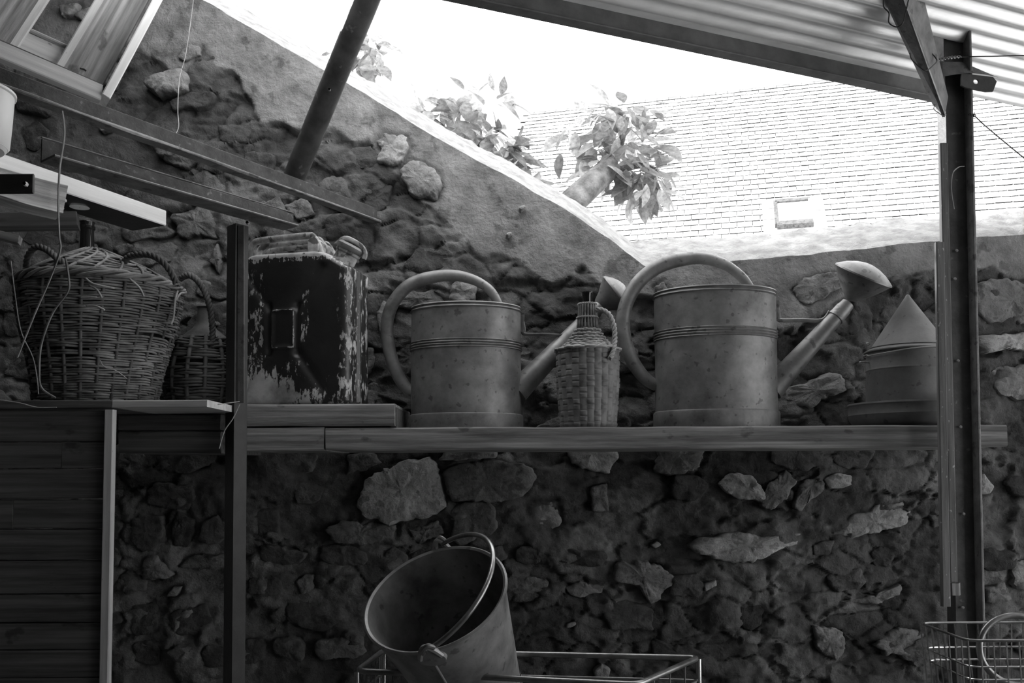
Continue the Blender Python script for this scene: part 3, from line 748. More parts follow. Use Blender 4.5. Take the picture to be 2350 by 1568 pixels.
# ------------------------------------------------------------------ steel beams at the left
ZA_end = P(862, 470, 2.68)
A1 = Vector((ZA_end.x, 2.69, P(855, 487, 2.66).z)); q = P(0, 178, 1.73); A0 = Vector((q.x, q.y, q.z))
dA = (A1-A0); A00 = A0-dA*.5
ba = thing('steel_beam', 'upper rusty steel angle beam running into the render, leaning pole on it', 'beam', A1)
board('upright_flange', A00, A1, .006, .042, 'steel_rough', ba, segs=30, wob=.0008)
board('lower_flange', A00+Vector((.004, 0, -.022)), A1+Vector((.004, 0, -.022)), .035, .007, 'steel_grey', ba, segs=40, wob=.002)
B1 = P(672, 512, 2.36); B0 = P(95, 345, 1.84)
bb = thing('steel_beam', 'lower dark steel angle beam resting on the left post', 'beam', B1)
dB = (B1-B0).normalized(); nB = Vector((dB.y, -dB.x, 0)).normalized()
board('upright_flange', B0, B1, .005, .050, 'steel_rough', bb)
board('lower_flange', B0+nB*.030+Vector((0, 0, -.025)), B1-dB*.03+nB*.030+Vector((0, 0, -.025)), .068, .005, 'steel_grey', bb)
board('top_edge', B0+Vector((0, 0, .0285)), B1+Vector((0, 0, .0285)), .006, .0025, 'steel_grey', bb)
def bolt(parent, px_, py_, Y, r=.006, m='steel_edge'):
    q = P(px_, py_, Y); mb = lathe([(r*.8, .007), (r, .005), (r, 0)], 6, M=Matrix.Translation(q) @ Matrix.Rotation(PI/2, 4, 'X'), capb=True)
    mb.f.append(tuple(range(6))); obj('bolt', mb, m, parent)
bolt(bb, 462, 446, 2.17); bolt(bb, 568, 500, 2.24); bolt(bb, 569, 512, 2.235, .005)

# leaning tubular pole
q1 = P(672, 415, 2.47); q0 = P(866, -60, 2.05)
pl = thing('leaning_pole', 'thick dark steel tube leaning up right from the upper steel beam', 'pole', q1)
obj('tube', tube([q1+(q0-q1)*t for t in np.linspace(0, 1, 14)], [.031*(1+.02*float(vnoise(k*1.3, 0, s=3))) for k in range(14)], 18), 'steel_dark', pl, smooth=True)
wl_ = q1+(q0-q1)*.02
obj('weld', tube([wl_+Vector((.036*math.cos(a), .036*math.sin(a), -.028+.004*math.sin(5*a))) for a in np.linspace(0, 2*PI, 17)[:-1]], .004, 6, closed=True), 'steel_grey', pl, smooth=True)
bolt(pl, 757, 207, 2.24, .004)

# pale channel with a hole, split timber, black flat bar
c1 = P(380, 501, 1.90); c0 = P(-20, 366, 1.53)
ch = thing('white_channel', 'pale aluminium channel with dark inside and a round hole, left', 'channel', c1)
dC = (c1-c0).normalized(); nC = Vector((dC.y, -dC.x, 0)).normalized()
if nC.x > 0: nC = -nC
board('face', c0, c1, .003, .034, 'wood_pale', ch)
V = []
def strip_hole(a0, a1, nrm, wd, z, t, hole_t, hr):
    L = (a1-a0).length; d = (a1-a0).normalized(); V = []; F = []; n = 24
    hc = a0+d*(L*hole_t)+nrm*wd*.5
    o_, i_ = [], []
    for k in range(n):
        a = 2*PI*k/n; ca, sa = math.cos(a), math.sin(a)
        tx = ((L*(1-hole_t)) if ca > 0 else L*hole_t)/max(abs(ca), 1e-6); ty = (wd*.5)/max(abs(sa), 1e-6); s = min(tx, ty)
        o_.append(hc+d*ca*s+nrm*sa*s); i_.append(hc+(d*ca+nrm*sa)*hr)
    V = o_+i_; V += [v+Vector((0, 0, t)) for v in V]
    for k in range(n):
        k2 = (k+1) % n; F += [(k, k2, n+k2, n+k), (2*n+k2, 2*n+k, 3*n+k, 3*n+k2), (n+k, n+k2, 3*n+k2, 3*n+k), (k2, k, 2*n+k, 2*n+k2)]
    # corners
    cs = [a0, a1, a1+nrm*wd, a0+nrm*wd]
    return V, F
zof_ = Vector((0, 0, -.016))
# soffit: three strips leave a rectangular window holding a ring
hp = P(226, 478, 1.735)
L_ = (c1-c0).length; th = (hp-c0).dot(dC)/L_; wd = .10
sl_ = Vector((0, 0, -.015))
def soff(t0, t1): return c0+dC*L_*t0+nC*wd/2+sl_, c0+dC*L_*t1+nC*wd/2+sl_
hw = .03/L_
a, b_ = soff(0, th-hw); board('soffit', a, b_, wd, .003, 'steel_black', ch)
a, b_ = soff(th+hw, 1); board('soffit', a, b_, wd, .003, 'steel_black', ch)
V, F = strip_hole(c0+dC*L_*(th-hw)+sl_+Vector((0, 0, -.0015)), c0+dC*L_*(th+hw)+sl_+Vector((0, 0, -.0015)), nC, wd, 0, .003, .5, .0165)
cs = [c0+dC*L_*(th-hw)+sl_, c0+dC*L_*(th+hw)+sl_, c0+dC*L_*(th+hw)+nC*wd+sl_, c0+dC*L_*(th-hw)+nC*wd+sl_]
o = obj('hole_plate', (V, F), 'steel_black', ch)
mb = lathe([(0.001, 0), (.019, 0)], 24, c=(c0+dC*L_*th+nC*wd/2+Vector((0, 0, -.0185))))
obj('hole_light_disc', mb, 'hole_light_white', ch)  # added disc below the soffit, painted as light seen through the hole
board('inner_lip', c0+nC*wd+Vector((0, 0, -.010)), c0+dC*L_*.82+nC*wd+Vector((0, 0, -.010)), .003, .014, 'steel_grey', ch)
t1_ = P(138, 455, 1.62); t0_ = P(-60, 400, 1.50)
sp = thing('split_timber', 'weathered splintered timber end under the pale channel', 'timber', t1_)
board('beam', P(-60, 412, 1.50)+Vector((0, 0, .0)), P(140, 462, 1.60), .06, .052, 'wood_split', sp, segs=14, wob=.004)
for k in range(5):
    e = P(100+k*4, 424+k*12, 1.57); f_ = P(136+random.randint(-4, 12), 440+k*12+random.randint(-3, 3), 1.60)
    board('splinter', e, f_, .012, .007, 'wood_split', sp, wob=.002, segs=4)
fb = thing('black_flat_bar', 'short black steel bar with a bright bolt hole at the left edge', 'bar', P(40, 440, 1.48))
board('bar', P(-60, 423, 1.46), P(77, 422, 1.46), .006, .034, 'steel_black', fb)
bolt(fb, 61, 424, 1.455, .004, 'pale_plastic')
d_ = board('dark_timber', P(-40, 510, 1.72), P(180, 508, 1.78), .05, .03, 'wood_dark', wob=.002, segs=4); tag(d_, 'dark timber in shadow beneath the splintered timber', 'timber')
d_ = board('slat', P(-40, 530, 1.70), P(46, 553, 1.72), .03, .015, 'wood_grey', wob=.001, segs=3); tag(d_, 'small grey slat at the left edge below the dark timber', 'slat')

# wooden tray frame at the top left corner
fr = thing('wooden_tray', 'pale wooden slatted tray tipped up in the top left corner', 'tray', P(245, 235, 1.75))
K0 = P(243, 222, 1.72); Ka = (P(-80, 84, 1.56)-K0); Kb = (P(372, -20, 1.90)-K0)
ua, ub = Ka.normalized(), Kb.normalized(); un = ua.cross(ub).normalized()
if un.y > 0: un = -un     # towards the camera
board('front_rail', K0+ua*.010, K0+Ka*1.25, .016, .040, 'wood_mid', fr, up=tuple(ub), wob=.0006, segs=4)
board('side_rail', K0-ub*.012, K0+Kb*1.3, .030, .017, 'wood_pale', fr, up=tuple(ua), wob=.0006, segs=4)
board('inner_rail', K0+ua*.02+ub*.026-un*.016, K0+Ka*1.2+ub*.026-un*.016, .03, .012, 'wood_dark', fr, up=tuple(ub))
for s, wd_, m_ in ((.052, .075, 'wood_grey'), (.215, .065, 'wood_grey'), (.32, .06, 'wood_grey')):
    o_ = K0+ua*s-un*.012
    board('slat', o_+ub*.02, o_+Kb*1.3, .009, wd_, m_, fr, up=tuple(ua), wob=.0008, segs=4)
    nn_ = o_+ub*.05+un*.006
    obj('nail', tube([nn_, nn_+ua*.006+ub*.002, nn_+ua*.011], .0018, 6), 'steel_black', fr, smooth=True)
for s in (.095, .178):
    o_ = K0+ua*s-un*.016
    board('edge_strip', o_+ub*.02, o_+Kb*1.3, .018, .016, 'wood_mid', fr, up=tuple(ua))
board('cross_panel', K0+ua*.10+ub*.060-un*.024, K0+ua*.18+ub*.060-un*.024, .006, .075, 'wood_mid', fr, up=tuple(ub))
board('cross_strip', K0+ua*.10+ub*.104-un*.020, K0+ua*.18+ub*.104-un*.020, .010, .006, 'wood_mid', fr, up=tuple(ub))
tb = thing('pale_tub', 'pale rounded plastic tub cut off by the left edge', 'tub', P(-20, 340, 1.45))
prof = [(.0, .0), (.050, .003), (.058, .012), (.061, .05), (.064, .098), (.067, .100), (.067, .104), (.062, .104), (.058, .06), (.055, .008), (0, .006)]
obj('body', lathe(prof, 40, c=P(-68, 345, 1.45)), 'pale_plastic', tb, smooth=True)

# hanging strings and stems
def string(pxs, r, label, m='twig', cat='string'):
    o = obj('string', tube(smoothpath([P(*q) for q in pxs], 6), r, 5), m, smooth=True); tag(o, label, cat)
string([(445, -10, 2.5), (436, 60, 2.5), (425, 130, 2.5), (412, 180, 2.5), (408, 250, 2.48), (410, 290, 2.47), (402, 310, 2.46)], .0011, 'pale thread hanging in front of the upper stone wall', 'wire_light')
string([(143, 255, 1.55), (148, 310, 1.55), (137, 390, 1.55), (134, 470, 1.55), (136, 540, 1.57), (138, 575, 1.6), (115, 640, 1.7), (80, 720, 1.75), (40, 820, 1.8)], .0019, 'long dry stem hanging in front of the big wicker demijohn')
string([(25, 600, 2.0), (35, 680, 2.0), (48, 760, 2.02), (75, 820, 2.0), (85, 870, 2.0), (88, 905, 2.0)], .0016, 'dry stem at the far left of the big wicker demijohn', 'wicker')
string([(150, 590, 1.95), (158, 640, 1.96), (155, 670, 1.98), (120, 720, 2.0), (95, 790, 2.03), (90, 850, 2.04), (95, 890, 2.04), (128, 914, 2.05)], .0026, 'forked dry stem curving down over the wicker demijohn', 'wicker')
string([(0, 918, 2.03), (45, 925, 2.03), (85, 935, 2.03), (130, 935, 2.03)], .0012, 'pale straw lying along the cabinet edge at far left', 'rope')
string([(410, 935, 2.1), (470, 932, 2.12), (550, 922, 2.15)], .0012, 'straw crossing the post just above the planks', 'rope')
string([(550, 928, 2.2), (535, 960, 2.2), (515, 990, 2.2), (503, 1030, 2.2)], .0014, 'frayed straw hanging down from the left post', 'rope')
string([(230, 827, 2.12), (240, 842, 2.11), (268, 852, 2.11), (292, 870, 2.12)], .0012, 'short pale straw stuck in the lower demijohn weave', 'rope')

# ------------------------------------------------------------------ watering cans
def watering_can(cx, cy, z0, a, h, bratio, label, handle_px, hr, Yh, spout_px, spout_r, rose_c, rose_n, rose_r, rose_len, strap_px, m, group, beadz=.675, bulge=.006):
    z0 += .002; t = thing('watering_can', label, 'watering can', (cx, cy, z0), group)
    k = h/.35
    rr = a/.1757
    pr = [(a*1.030, 0), (a*1.035, .004), (a*1.035, h*.105), (a*1.025, h*.118), (a*1.0, h*.124)]
    for zz, dr in ((beadz-.035, 0), (beadz-.03, .0035), (beadz-.02, .0), (beadz-.010, .004), (beadz, 0), (beadz+.010, .004), (beadz+.02, 0), (beadz+.030, .0035), (beadz+.035, 0)):
        pr.append((a*(1-.0*zz)+dr*1.1, h*zz))
    pr += [(a*.995, h*.955), (a*.998+.004, h*.965), (a*.995, h*.975), (a*.985, h*.985), (a*.985+.005, h*.992), (a*.985+.003, h), (a*.97, h*.998), (a*.965, h*.98), (a*.965, h*.15), (0.001, h*.15)]
    # densify straight runs so dents can be given
    dense = []
    for i in range(len(pr)-1):
        (r0, q0_), (r1, q1_) = pr[i], pr[i+1]
        nseg = max(1, int(abs(q1_-q0_)/.02)); 
        for s in range(nseg): dense.append((r0+(r1-r0)*s/nseg, q0_+(q1_-q0_)*s/nseg))
    dense.append(pr[-1])
    V = []; F = []; n = 96
    for (r, z) in dense:
        for kk in range(n):
            an = 2*PI*kk/n; rd = r+(.0016*float(fbm(math.cos(an)*2+cx*9, z*9+math.sin(an)*2, o=2, s=61)) if r > .02 else 0)
            V.append((cx+rd*math.cos(an), cy+rd*math.sin(an)*bratio, z0+z))
    for i in range(len(dense)-1):
        for kk in range(n):
            k2 = (kk+1) % n; F.append((i*n+kk, i*n+k2, (i+1)*n+k2, (i+1)*n+kk))
    obj('body', (V, F), m, t, smooth=True)
    # half cover with a raised middle
    V = []; F = []; nr, na = 8, 40
    for i in range(nr+1):
        for kk in range(na+1):
            an = -PI/2+PI*kk/na; r = a*.97*(i/nr)
            x = r*math.cos(an); y = r*math.sin(an)*bratio
            x = -a*.10+x*1.1 if i else -a*.10
            x = min(x, math.sqrt(max(0, 1-(y/(a*.97*bratio+1e-9))**2))*a*.97)
            V.append((cx+x, cy+y, z0+h*.990+.014*math.exp(-((x+a*.10)/(a*.25))**2-(y/(a*.5*bratio))**2)))
    for i in range(nr):
        for kk in range(na): F.append((i*(na+1)+kk, (i+1)*(na+1)+kk, (i+1)*(na+1)+kk+1, i*(na+1)+kk+1))
    obj('half_cover', (V, F), m, t, smooth=True)
    # handle
    pts = smoothpath([P(x, y, Yh) for x, y in handle_px], 8); nn = len(pts)
    rs = [hr*min(1, .62+.38*math.sin(PI*min(1, (i/nn)*1.15+.08))+.1) for i in range(nn)]
    obj('handle', tube(pts, rs, 14, flat=.8), m, t, smooth=True)
    # spout
    sp_ = [P(*q_) for q_ in spout_px]; r0, r1 = spout_r
    ns = 10; pp = [sp_[0]+(sp_[-1]-sp_[0])*i/ns for i in range(ns+1)]
    obj('spout', tube(pp, [r0+(r1-r0)*(i/ns)**.8 for i in range(ns+1)], 22), m, t, smooth=True)
    d = (sp_[-1]-sp_[0]).normalized()
    fe = [sp_[-1]-d*.012, sp_[-1]-d*.010, sp_[-1]-d*.004, sp_[-1]-d*.002, sp_[-1]+d*.026, sp_[-1]+d*.03, sp_[-1]+d*.045]
    fer = tube(fe, [r1*1.02, r1*1.16, r1*1.16, r1*1.08, r1*1.05, r1*.95, r1*.9], 22)
    obj('ferrule', fer, m, t, smooth=True)
    # rose
    rn = Vector(rose_n).normalized(); rc = P(*rose_c)
    ax = rn.to_track_quat('Z', 'Y').to_matrix().to_4x4(); ax.translation = rc
    R = rose_r; Ln = rose_len
    rp = [(r1*.9, -Ln), (r1*1.1, -Ln*.9), (R*.55, -Ln*.62), (R*.80, -Ln*.3), (R*.97, -Ln*.04), (R*1.02, 0), (R*1.01, .004), (R*.93, .009), (R*.7, .021), (R*.4, .031), (R*.15, .0355), (.0005, .036)]
    ro = obj('rose', lathe(rp, 40, M=ax), m, t, smooth=True)
    # perforations: small pits on the face, one stuff part
    mb = MB()
    for ring in range(1, 5):
        for kk in range(ring*7):
            an = 2*PI*kk/(ring*7); rr_ = R*ring/5; z = .036-.028*(ring/5)**2.1+.0006
            loc = ax @ Vector((rr_*math.cos(an), rr_*math.sin(an), z))
            Mx = ax.copy(); Mx.translation = loc; lathe([(.0001, .0004), (.0012, 0)], 5, M=Mx, mb=mb)
    pf = obj('perforations', mb, 'steel_black', ro); pf['kind'] = 'stuff'
    # brace strap
    s0, s1 = P(*strap_px[0]), P(*strap_px[1])
    st = smoothpath([s0+Vector((-.006, -.004, .035)), s0+Vector((-.002, -.002, .012)), s0, s0+(s1-s0)*.5, s1, s1+(d*.035)], 5)
    sr = obj('brace_strap', tube(st, .0058, 8, flat=.55), 'galvanised', t, smooth=True)
    board('strap_plate', s0+Vector((-.010, -.004, .006)), s0+Vector((-.008, -.004, .056)), .016, .003, m, t, up=(0, 1, 0))
    return t
YR = 2.475
c = P(1644, 975, YR); topp = P(1644, 675, YR)
watering_can(c.x, YR, ZS, .172, topp.z-ZS, .74, 'large zinc watering can on the right with its rose tilted upward',
    [(1508, 886), (1480, 868), (1452, 830), (1434, 780), (1430, 735), (1440, 690), (1468, 645), (1510, 613), (1560, 597), (1612, 593), (1662, 607), (1700, 634), (1722, 665), (1729, 692)],
    .0200, YR, [(1768, 895, YR), (1922, 724, YR)], (.037, .0215), (1981, 633, YR), (.36, -.40, .87), .083, .075,
    [(1789, 735, YR), (1886, 735, YR)], 'galvanised', 'zinc watering cans on the shelf')
YQ = 2.495
c = P(1070, 978, YQ); topp = P(1070, 710, YQ)
watering_can(c.x, YQ, ZS, .158, topp.z-ZS, .76, 'smaller zinc watering can on the left, its rose hidden behind the wicker bottle',
    [(955, 903), (932, 890), (908, 850), (892, 795), (888, 745), (900, 700), (932, 660), (975, 640), (1035, 632), (1085, 642), (1122, 664), (1142, 695), (1148, 722)],
    .0185, YQ, [(1185, 900, YQ), (1352, 728, YQ+.055)], (.036, .022), (1412, 674, YQ+.06), (.80, -.18, .58), .060, .06,
    [(1204, 767, YQ), (1302, 769, YQ+.03)], 'galvanised', 'zinc watering cans on the shelf')

# ------------------------------------------------------------------ small wicker-covered bottle
def wicker_bottle():
    Yb = 2.395; c = P(1350, 973, Yb); z0 = ZS; s = Yb/2000
    t = thing('wicker_bottle', 'small glass bottle covered in woven cane with a rope handle between the watering cans', 'bottle', (c.x, Yb, z0))
    nt_, nz_ = 384, 150; ncol, nrow = 13, 14
    H = (973-792)*s
    V = []; F = []
    th = np.linspace(0, 2*PI, nt_, endpoint=False); V = np.zeros((nz_+1, nt_, 3))
    for i in range(nz_+1):
        v = i/nz_; z = H*v
        R = s*(66+7*sstep(0, .65, v))
        R = R*(1-.05*max(0, (.04-v)/.04)) if v < .04 else R
        rowf = v*nrow; r_i = math.floor(min(rowf, nrow-1e-6)); rf = rowf-r_i
        colf = th/(2*PI)*ncol*2; ci_ = np.floor(colf); cf = colf-ci_
        over = ((ci_+r_i+(r_i//2 % 2)) % 2)     # 1: horizontal strip on top
        hgt = np.where(over > .5, np.sin(PI*cf)**.5*min(1, 6*rf*(1-rf)+.1), np.sin(PI*np.clip(cf, 0, 1))**.6*.55)
        gap = 1-np.exp(-(min(rf, 1-rf)/.07)**2)
        hgt = hgt*(np.where(over > .5, gap, 1))
        rr = R-.0026+.0034*hgt+.0006*vnoise(colf*1.2, np.full(nt_, rowf), s=71)
        V[i, :, 0] = c.x+rr*np.cos(th); V[i, :, 1] = Yb+rr*np.sin(th); V[i, :, 2] = z0+z
    idx = np.arange((nz_+1)*nt_).reshape(nz_+1, nt_); j = np.roll(idx, -1, 1)
    q = np.stack([idx[:-1], j[:-1], j[1:], idx[1:]], -1).reshape(-1, 4).tolist(); q.append(tuple(idx[0][::-1]))
    o = obj('woven_body', (V.reshape(-1, 3), q), 'cane', t, smooth='all'); o['kind'] = 'stuff'
    # twined shoulder
    mb = MB(); R0 = 71*s; zsh = z0+H; zneck = z0+(973-748)*s
    prof = [(71, 700+0), (66, 782-90), (58, 772-92)]
    sh = [(72, 262), (70, 275)]
    pts_prof = [(1.0, 0.0)]
    def RR(u):  # u 0..1 shoulder to neck
        return s*(73-50*u**.72)
    zz = lambda u: zsh-.002+s*56*(.55*u+.45*u**2.2)
    nr = 8
    for i in range(nr):
        u = i/nr; R = RR(u); n_ = 18
        for ph in (0, 1):
            pts = []
            for k in range(n_*5):
                a = 2*PI*k/(n_*5); wv = math.sin(a*n_/2+ph*PI+(i % 2)*PI/2)
                pts.append((c.x+(R+.0036*wv)*math.cos(a), Yb+(R+.0036*wv)*math.sin(a), zz(u)+.0012*wv+ph*.0012))
            tube(pts, .0036-.0010*u, 5, closed=True, mb=mb)
    o = obj('twined_shoulder', mb, 'rope', t, smooth='all'); o['kind'] = 'stuff'
    obj('shoulder_core', lathe([(RR(u)-.003, zz(u)) for u in np.linspace(0, 1, 10)]+[(16*s, zz(1)+.01)], 40, c=(c.x, Yb, 0)), 'cane', t, smooth=True)
    # neck: vertical strips
    mb = MB(); zn0 = zz(1)-.004; zn1 = z0+(973-697)*s+s*8
    zn1 = P(1350, 697, Yb).z
    for k in range(20):
        a = 2*PI*k/20
        r0_, r1_ = 23*s, 19.5*s
        pts = [(c.x+(r0_+(r1_-r0_)*min(1, u*1.5))*math.cos(a), Yb+(r0_+(r1_-r0_)*min(1, u*1.5))*math.sin(a), zn0+(zn1-zn0)*u) for u in np.linspace(0, 1, 7)]
        tube(pts, .0032, 5, mb=mb)
    o = obj('neck_strips', mb, 'cane', t, smooth='all'); o['kind'] = 'stuff'
    for nm, zz_, R in (('collar', zn1-.002, 21*s), ('lower_collar', zn0+(zn1-zn0)*.42, 24*s)):
        mb = MB()
        for ph in (0, 1):
            tube([(c.x+(R+.001*math.sin(14*a+ph*PI))*math.cos(a), Yb+(R+.001*math.sin(14*a+ph*PI))*math.sin(a), zz_+.0016*math.cos(14*a+ph*PI)) for a in np.linspace(0, 2*PI, 85)[:-1]], .0016, 5, closed=True, mb=mb)
        obj(nm, mb, 'rope', t, smooth='all')
    zt_ = P(1350, 671, Yb).z
    obj('glass_neck', lathe([(11*s, zn0), (11*s, zt_-.012), (12*s, zt_-.006), (13*s, zt_-.002), (12.5*s, zt_), (10*s, zt_), (9.5*s, zt_-.01), (9.5*s, zn0)], 32, c=(c.x, Yb, 0)), 'green_glass', t, smooth=True)
    mb = twist_rope([P(x, y, Yb-.03+dy) for x, y, dy in ((1366, 712, .02), (1380, 711, .01), (1398, 722, 0), (1409, 748, -.01), (1411, 780, -.022), (1407, 806, -.040), (1400, 824, -.050))], .0038, .0036, 26, 3, 6)
    obj('rope_handle', mb, 'rope', t, smooth='all')
wicker_bottle()

# ------------------------------------------------------------------ jerrycan
def jerrycan():
    Yj = 2.455; cpx = P(706, 925, Yj); z0 = ZJ+.002
    H = P(700, 578, Yj-.08).z-z0
    t = thing('jerrycan', 'battered jerrycan with flaking dark paint and triple handle on the upper plank', 'jerrycan', (cpx.x, Yj, z0))
    ang = math.radians(-12); W, D = .325, .165
    Mx = Matrix.Translation((cpx.x-.006, Yj, z0)) @ Matrix.Rotation(ang, 4, 'Z')
    nl = 90; nf = 70; ncor = 8; nsd = 14
    def section(z):
        v = z/H
        xr = W/2 - (0 if v < .885 else .075*((v-.885)/.115)**1.0)
        xl = -W/2 + (0 if v < .93 else .022*((v-.93)/.07))
        ins = 0
        e = .012
        if z < e: ins = e-math.sqrt(max(0, e*e-(e-z)**2))
        if z > H-e: ins = e-math.sqrt(max(0, e*e-(e-(H-z))**2))
        return xl+ins, xr-ins, D-2*ins*.8
    rc = .026; V = []; wear = []
    zs_ = np.concatenate([np.linspace(0, .012, 5)[:-1], np.linspace(.012, H-.012, nl), np.linspace(H-.012, H, 5)[1:]])
    def emboss(x, z):
        v = z/H; u = x/(W/2)
        d = 0
        # central raised panel
        bx, bz = abs(x+.03)-.030, abs(z-H*.50)-.050
        m_ = max(bx, bz)
        d += .0035*math.exp(-((m_)/.004)**2)
        if m_ < 0: d -= .001
        # X grooves running to the corners
        for sx in (-1, 1):
            for sz in (-1, 1):
                ax_, az_ = -.03+sx*.040, H*.5+sz*.060; bx_, bz_ = -.03+sx*.115, H*.5+sz*.165
                ex, ez = bx_-ax_, bz_-az_; tt_ = max(0, min(1, ((x-ax_)*ex+(z-az_)*ez)/(ex*ex+ez*ez)))
                dd = math.hypot(x-ax_-tt_*ex, z-az_-tt_*ez)
                d -= .007*math.exp(-(dd/.012)**2)
        for sx in (-1, 1):
            dd = abs(x+.03-sx*.042); 
            if abs(z-H*.5) < .075: d -= .005*math.exp(-(dd/.008)**2)
        return d
    for z in zs_:
        xl, xr, dd = section(z); ring = []
        yf, yb = -dd/2, dd/2
        for k in range(nf): # front left->right
            x = xl+rc+(xr-xl-2*rc)*k/(nf-1); ring.append((x, yf-emboss(x, z)*(1 if z > .02 and z < H-.03 else 0), 0))
        for k in range(1, ncor): a = -PI/2+PI/2*k/ncor; ring.append((xr-rc+rc*math.cos(a), yf+rc+rc*math.sin(a), 1))
        for k in range(nsd):
            y = yf+rc+(yb-yf-2*rc)*k/(nsd-1); sm = .006*math.exp(-((y)/.006)**2)-.004*math.exp(-((abs(y)-.014)/.006)**2)
            ring.append((xr+sm, y, 1))
        for k in range(1, ncor): a = PI/2*k/ncor; ring.append((xr-rc+rc*math.cos(a), yb-rc+rc*math.sin(a), 1))
        for k in range(20): x = xr-rc-(xr-xl-2*rc)*k/19; ring.append((x, yb, 0))
        for k in range(1, ncor): a = PI/2+PI/2*k/ncor; ring.append((xl+rc+rc*math.cos(a), yb-rc+rc*math.sin(a), 0))
        for k in range(6): ring.append((xl, yb-rc-(yb-yf-2*rc)*k/5, 0))
        for k in range(1, ncor): a = PI+PI/2*k/ncor; ring.append((xl+rc+rc*math.cos(a), yf+rc+rc*math.sin(a), .3))
        n = len(ring)
        for (x, y, sd) in ring:
            V.append((x, y, z)); v = z/H; wr_ = .30
            if sd == 1: wr_ = .44+.03*math.sin(z*40)+.04*math.sin(y*160)
            if x > W/2-.035 and y < 0: wr_ = max(wr_, .40)
            if y < -D/2+.012:
                if v < .30: wr_ = max(wr_, .38+.34*sstep(.30, .10, v)*sstep(.06, -.10, x-.0) + .10*sstep(.14, .06, v))
                if x < -.085 and v < .9: wr_ = max(wr_, .44)
                m_ = max(abs(x+.03)-.032, abs(z-H*.5)-.052)
                wr_ = max(wr_, .47*math.exp(-(m_/.006)**2))
                if v > .93: wr_ = max(wr_, .45)
                if abs(x-.035) < .012 and .4 < v < .75: wr_ = max(wr_, .43)
            if v > .965: wr_ = .6
            wear.append(float(wr_))
    nzr = len(zs_); idx = np.arange(nzr*n).reshape(nzr, n); j = np.roll(idx, -1, 1)
    F = np.stack([idx[:-1], j[:-1], j[1:], idx[1:]], -1).reshape(-1, 4).tolist(); F.append(idx[0][::-1].tolist()); F.append(idx[-1].tolist())
    obj('body', (V, F), 'paint_worn', t, smooth=True, M=Mx, attr=('wear', wear))
    # triple handle
    for y in (-.048, 0, .048):
        pts = [Mx @ Vector(q) for q in ((-W/2+.012, y, H-.012), (-W/2+.014, y, H+.016), (-W/2+.022, y, H+.036), (-W/2+.045, y, H+.046), (-.04, y, H+.050), (.026, y, H+.052), (.044, y, H+.048), (.060, y, H+.022), (.072, y, H-.008))]
        obj('handle', tube(smoothpath(pts, 4), .0095, 10, flat=.75), 'handle_worn', t, smooth=True)
    o = board('handle_plate', Mx @ Vector((.048, -.060, H+.020)), Mx @ Vector((.048, .060, H+.020)), .030, .050, 'handle_worn', t, bev=.011); 
    # spout with cap lever on the sloping shoulder
    ax = Mx @ Matrix.Translation((W/2-.052, .01, H-.010)) @ Matrix.Rotation(math.radians(28), 4, 'Y')
    obj('spout', lathe([(.032, -.03), (.032, .020), (.036, .024), (.036, .034), (.030, .038), (.0005, .040)], 30, M=ax), 'handle_worn', t, smooth=True)
    cap = obj('cap', lathe([(.037, .030), (.040, .034), (.040, .044), (.034, .050), (.0005, .052)], 30, M=ax), 'galvanised_dark', t, smooth=True)
    pts = [ax @ Vector(q) for q in ((-.045, 0, .030), (-.030, 0, .058), (0, 0, .062), (.030, 0, .058), (.048, 0, .045), (.052, 0, .030))]
    obj('cap_lever', tube(smoothpath(pts, 4), .007, 8, flat=.8), 'handle_worn', cap, smooth=True)
jerrycan()

# ------------------------------------------------------------------ big wicker demijohn and the one behind
def woven(name_parts, t, cx, cy, z0, prof, rowh, rodr, nst, m, lean=(0, 0), amp=.004, broken=True, zskip=0):
    """prof(v)->(r), v 0..1 over height H"""
    H, Rf = prof; mb = MB(); nrow = int(H/rowh); seg = nst*3
    for i in range(nrow):
        v = (i+.5)/nrow; ph = (i//2 if i % 5 else i//2+1) % 2
        a0 = random.random()*2*PI; full = random.random() > .25
        span = 2*PI if full else random.uniform(4.2, 6.0); pts = []
        K = int(seg*span/(2*PI)); rr = rodr*random.uniform(.8, 1.12)
        for k in range(K if full else K+1):
            a = a0+span*k/K; wv = math.sin(a*nst/2+ph*PI)
            R = Rf(v)+amp*wv+.0022*float(vnoise(a*3, i*.7, s=81))
            z = z0+H*v+.0030*float(vnoise(a*2.2+5, i*.23, s=83))+.004*math.sin(a*2+1)*v
            pts.append((cx+lean[0]*v+R*math.cos(a), cy+lean[1]*v+R*math.sin(a), z))
        tube(pts, rr, 5, closed=full, mb=mb)
    o = obj('woven_side', mb, m, t, smooth='all'); o['kind'] = 'stuff'
    mb = MB()
    for k in range(nst):
        a = 2*PI*(k+.25)/nst
        pts = [(cx+lean[0]*v+(Rf(v))*math.cos(a+.05*v), cy+lean[1]*v+(Rf(v))*math.sin(a+.05*v), z0+H*v) for v in np.linspace(0, 1, 9)]
        tube(pts, rodr*1.35, 6, mb=mb)
    o = obj('stakes', mb, 'wicker_dark', t, smooth='all'); o['kind'] = 'stuff'
    obj('inner_jar', lathe([(Rf(v)-.016, z0+.004+H*.98*v) for v in np.linspace(0, 1, 12)], 36, c=(cx, cy, 0), capb=True), 'steel_black', t, smooth=True)
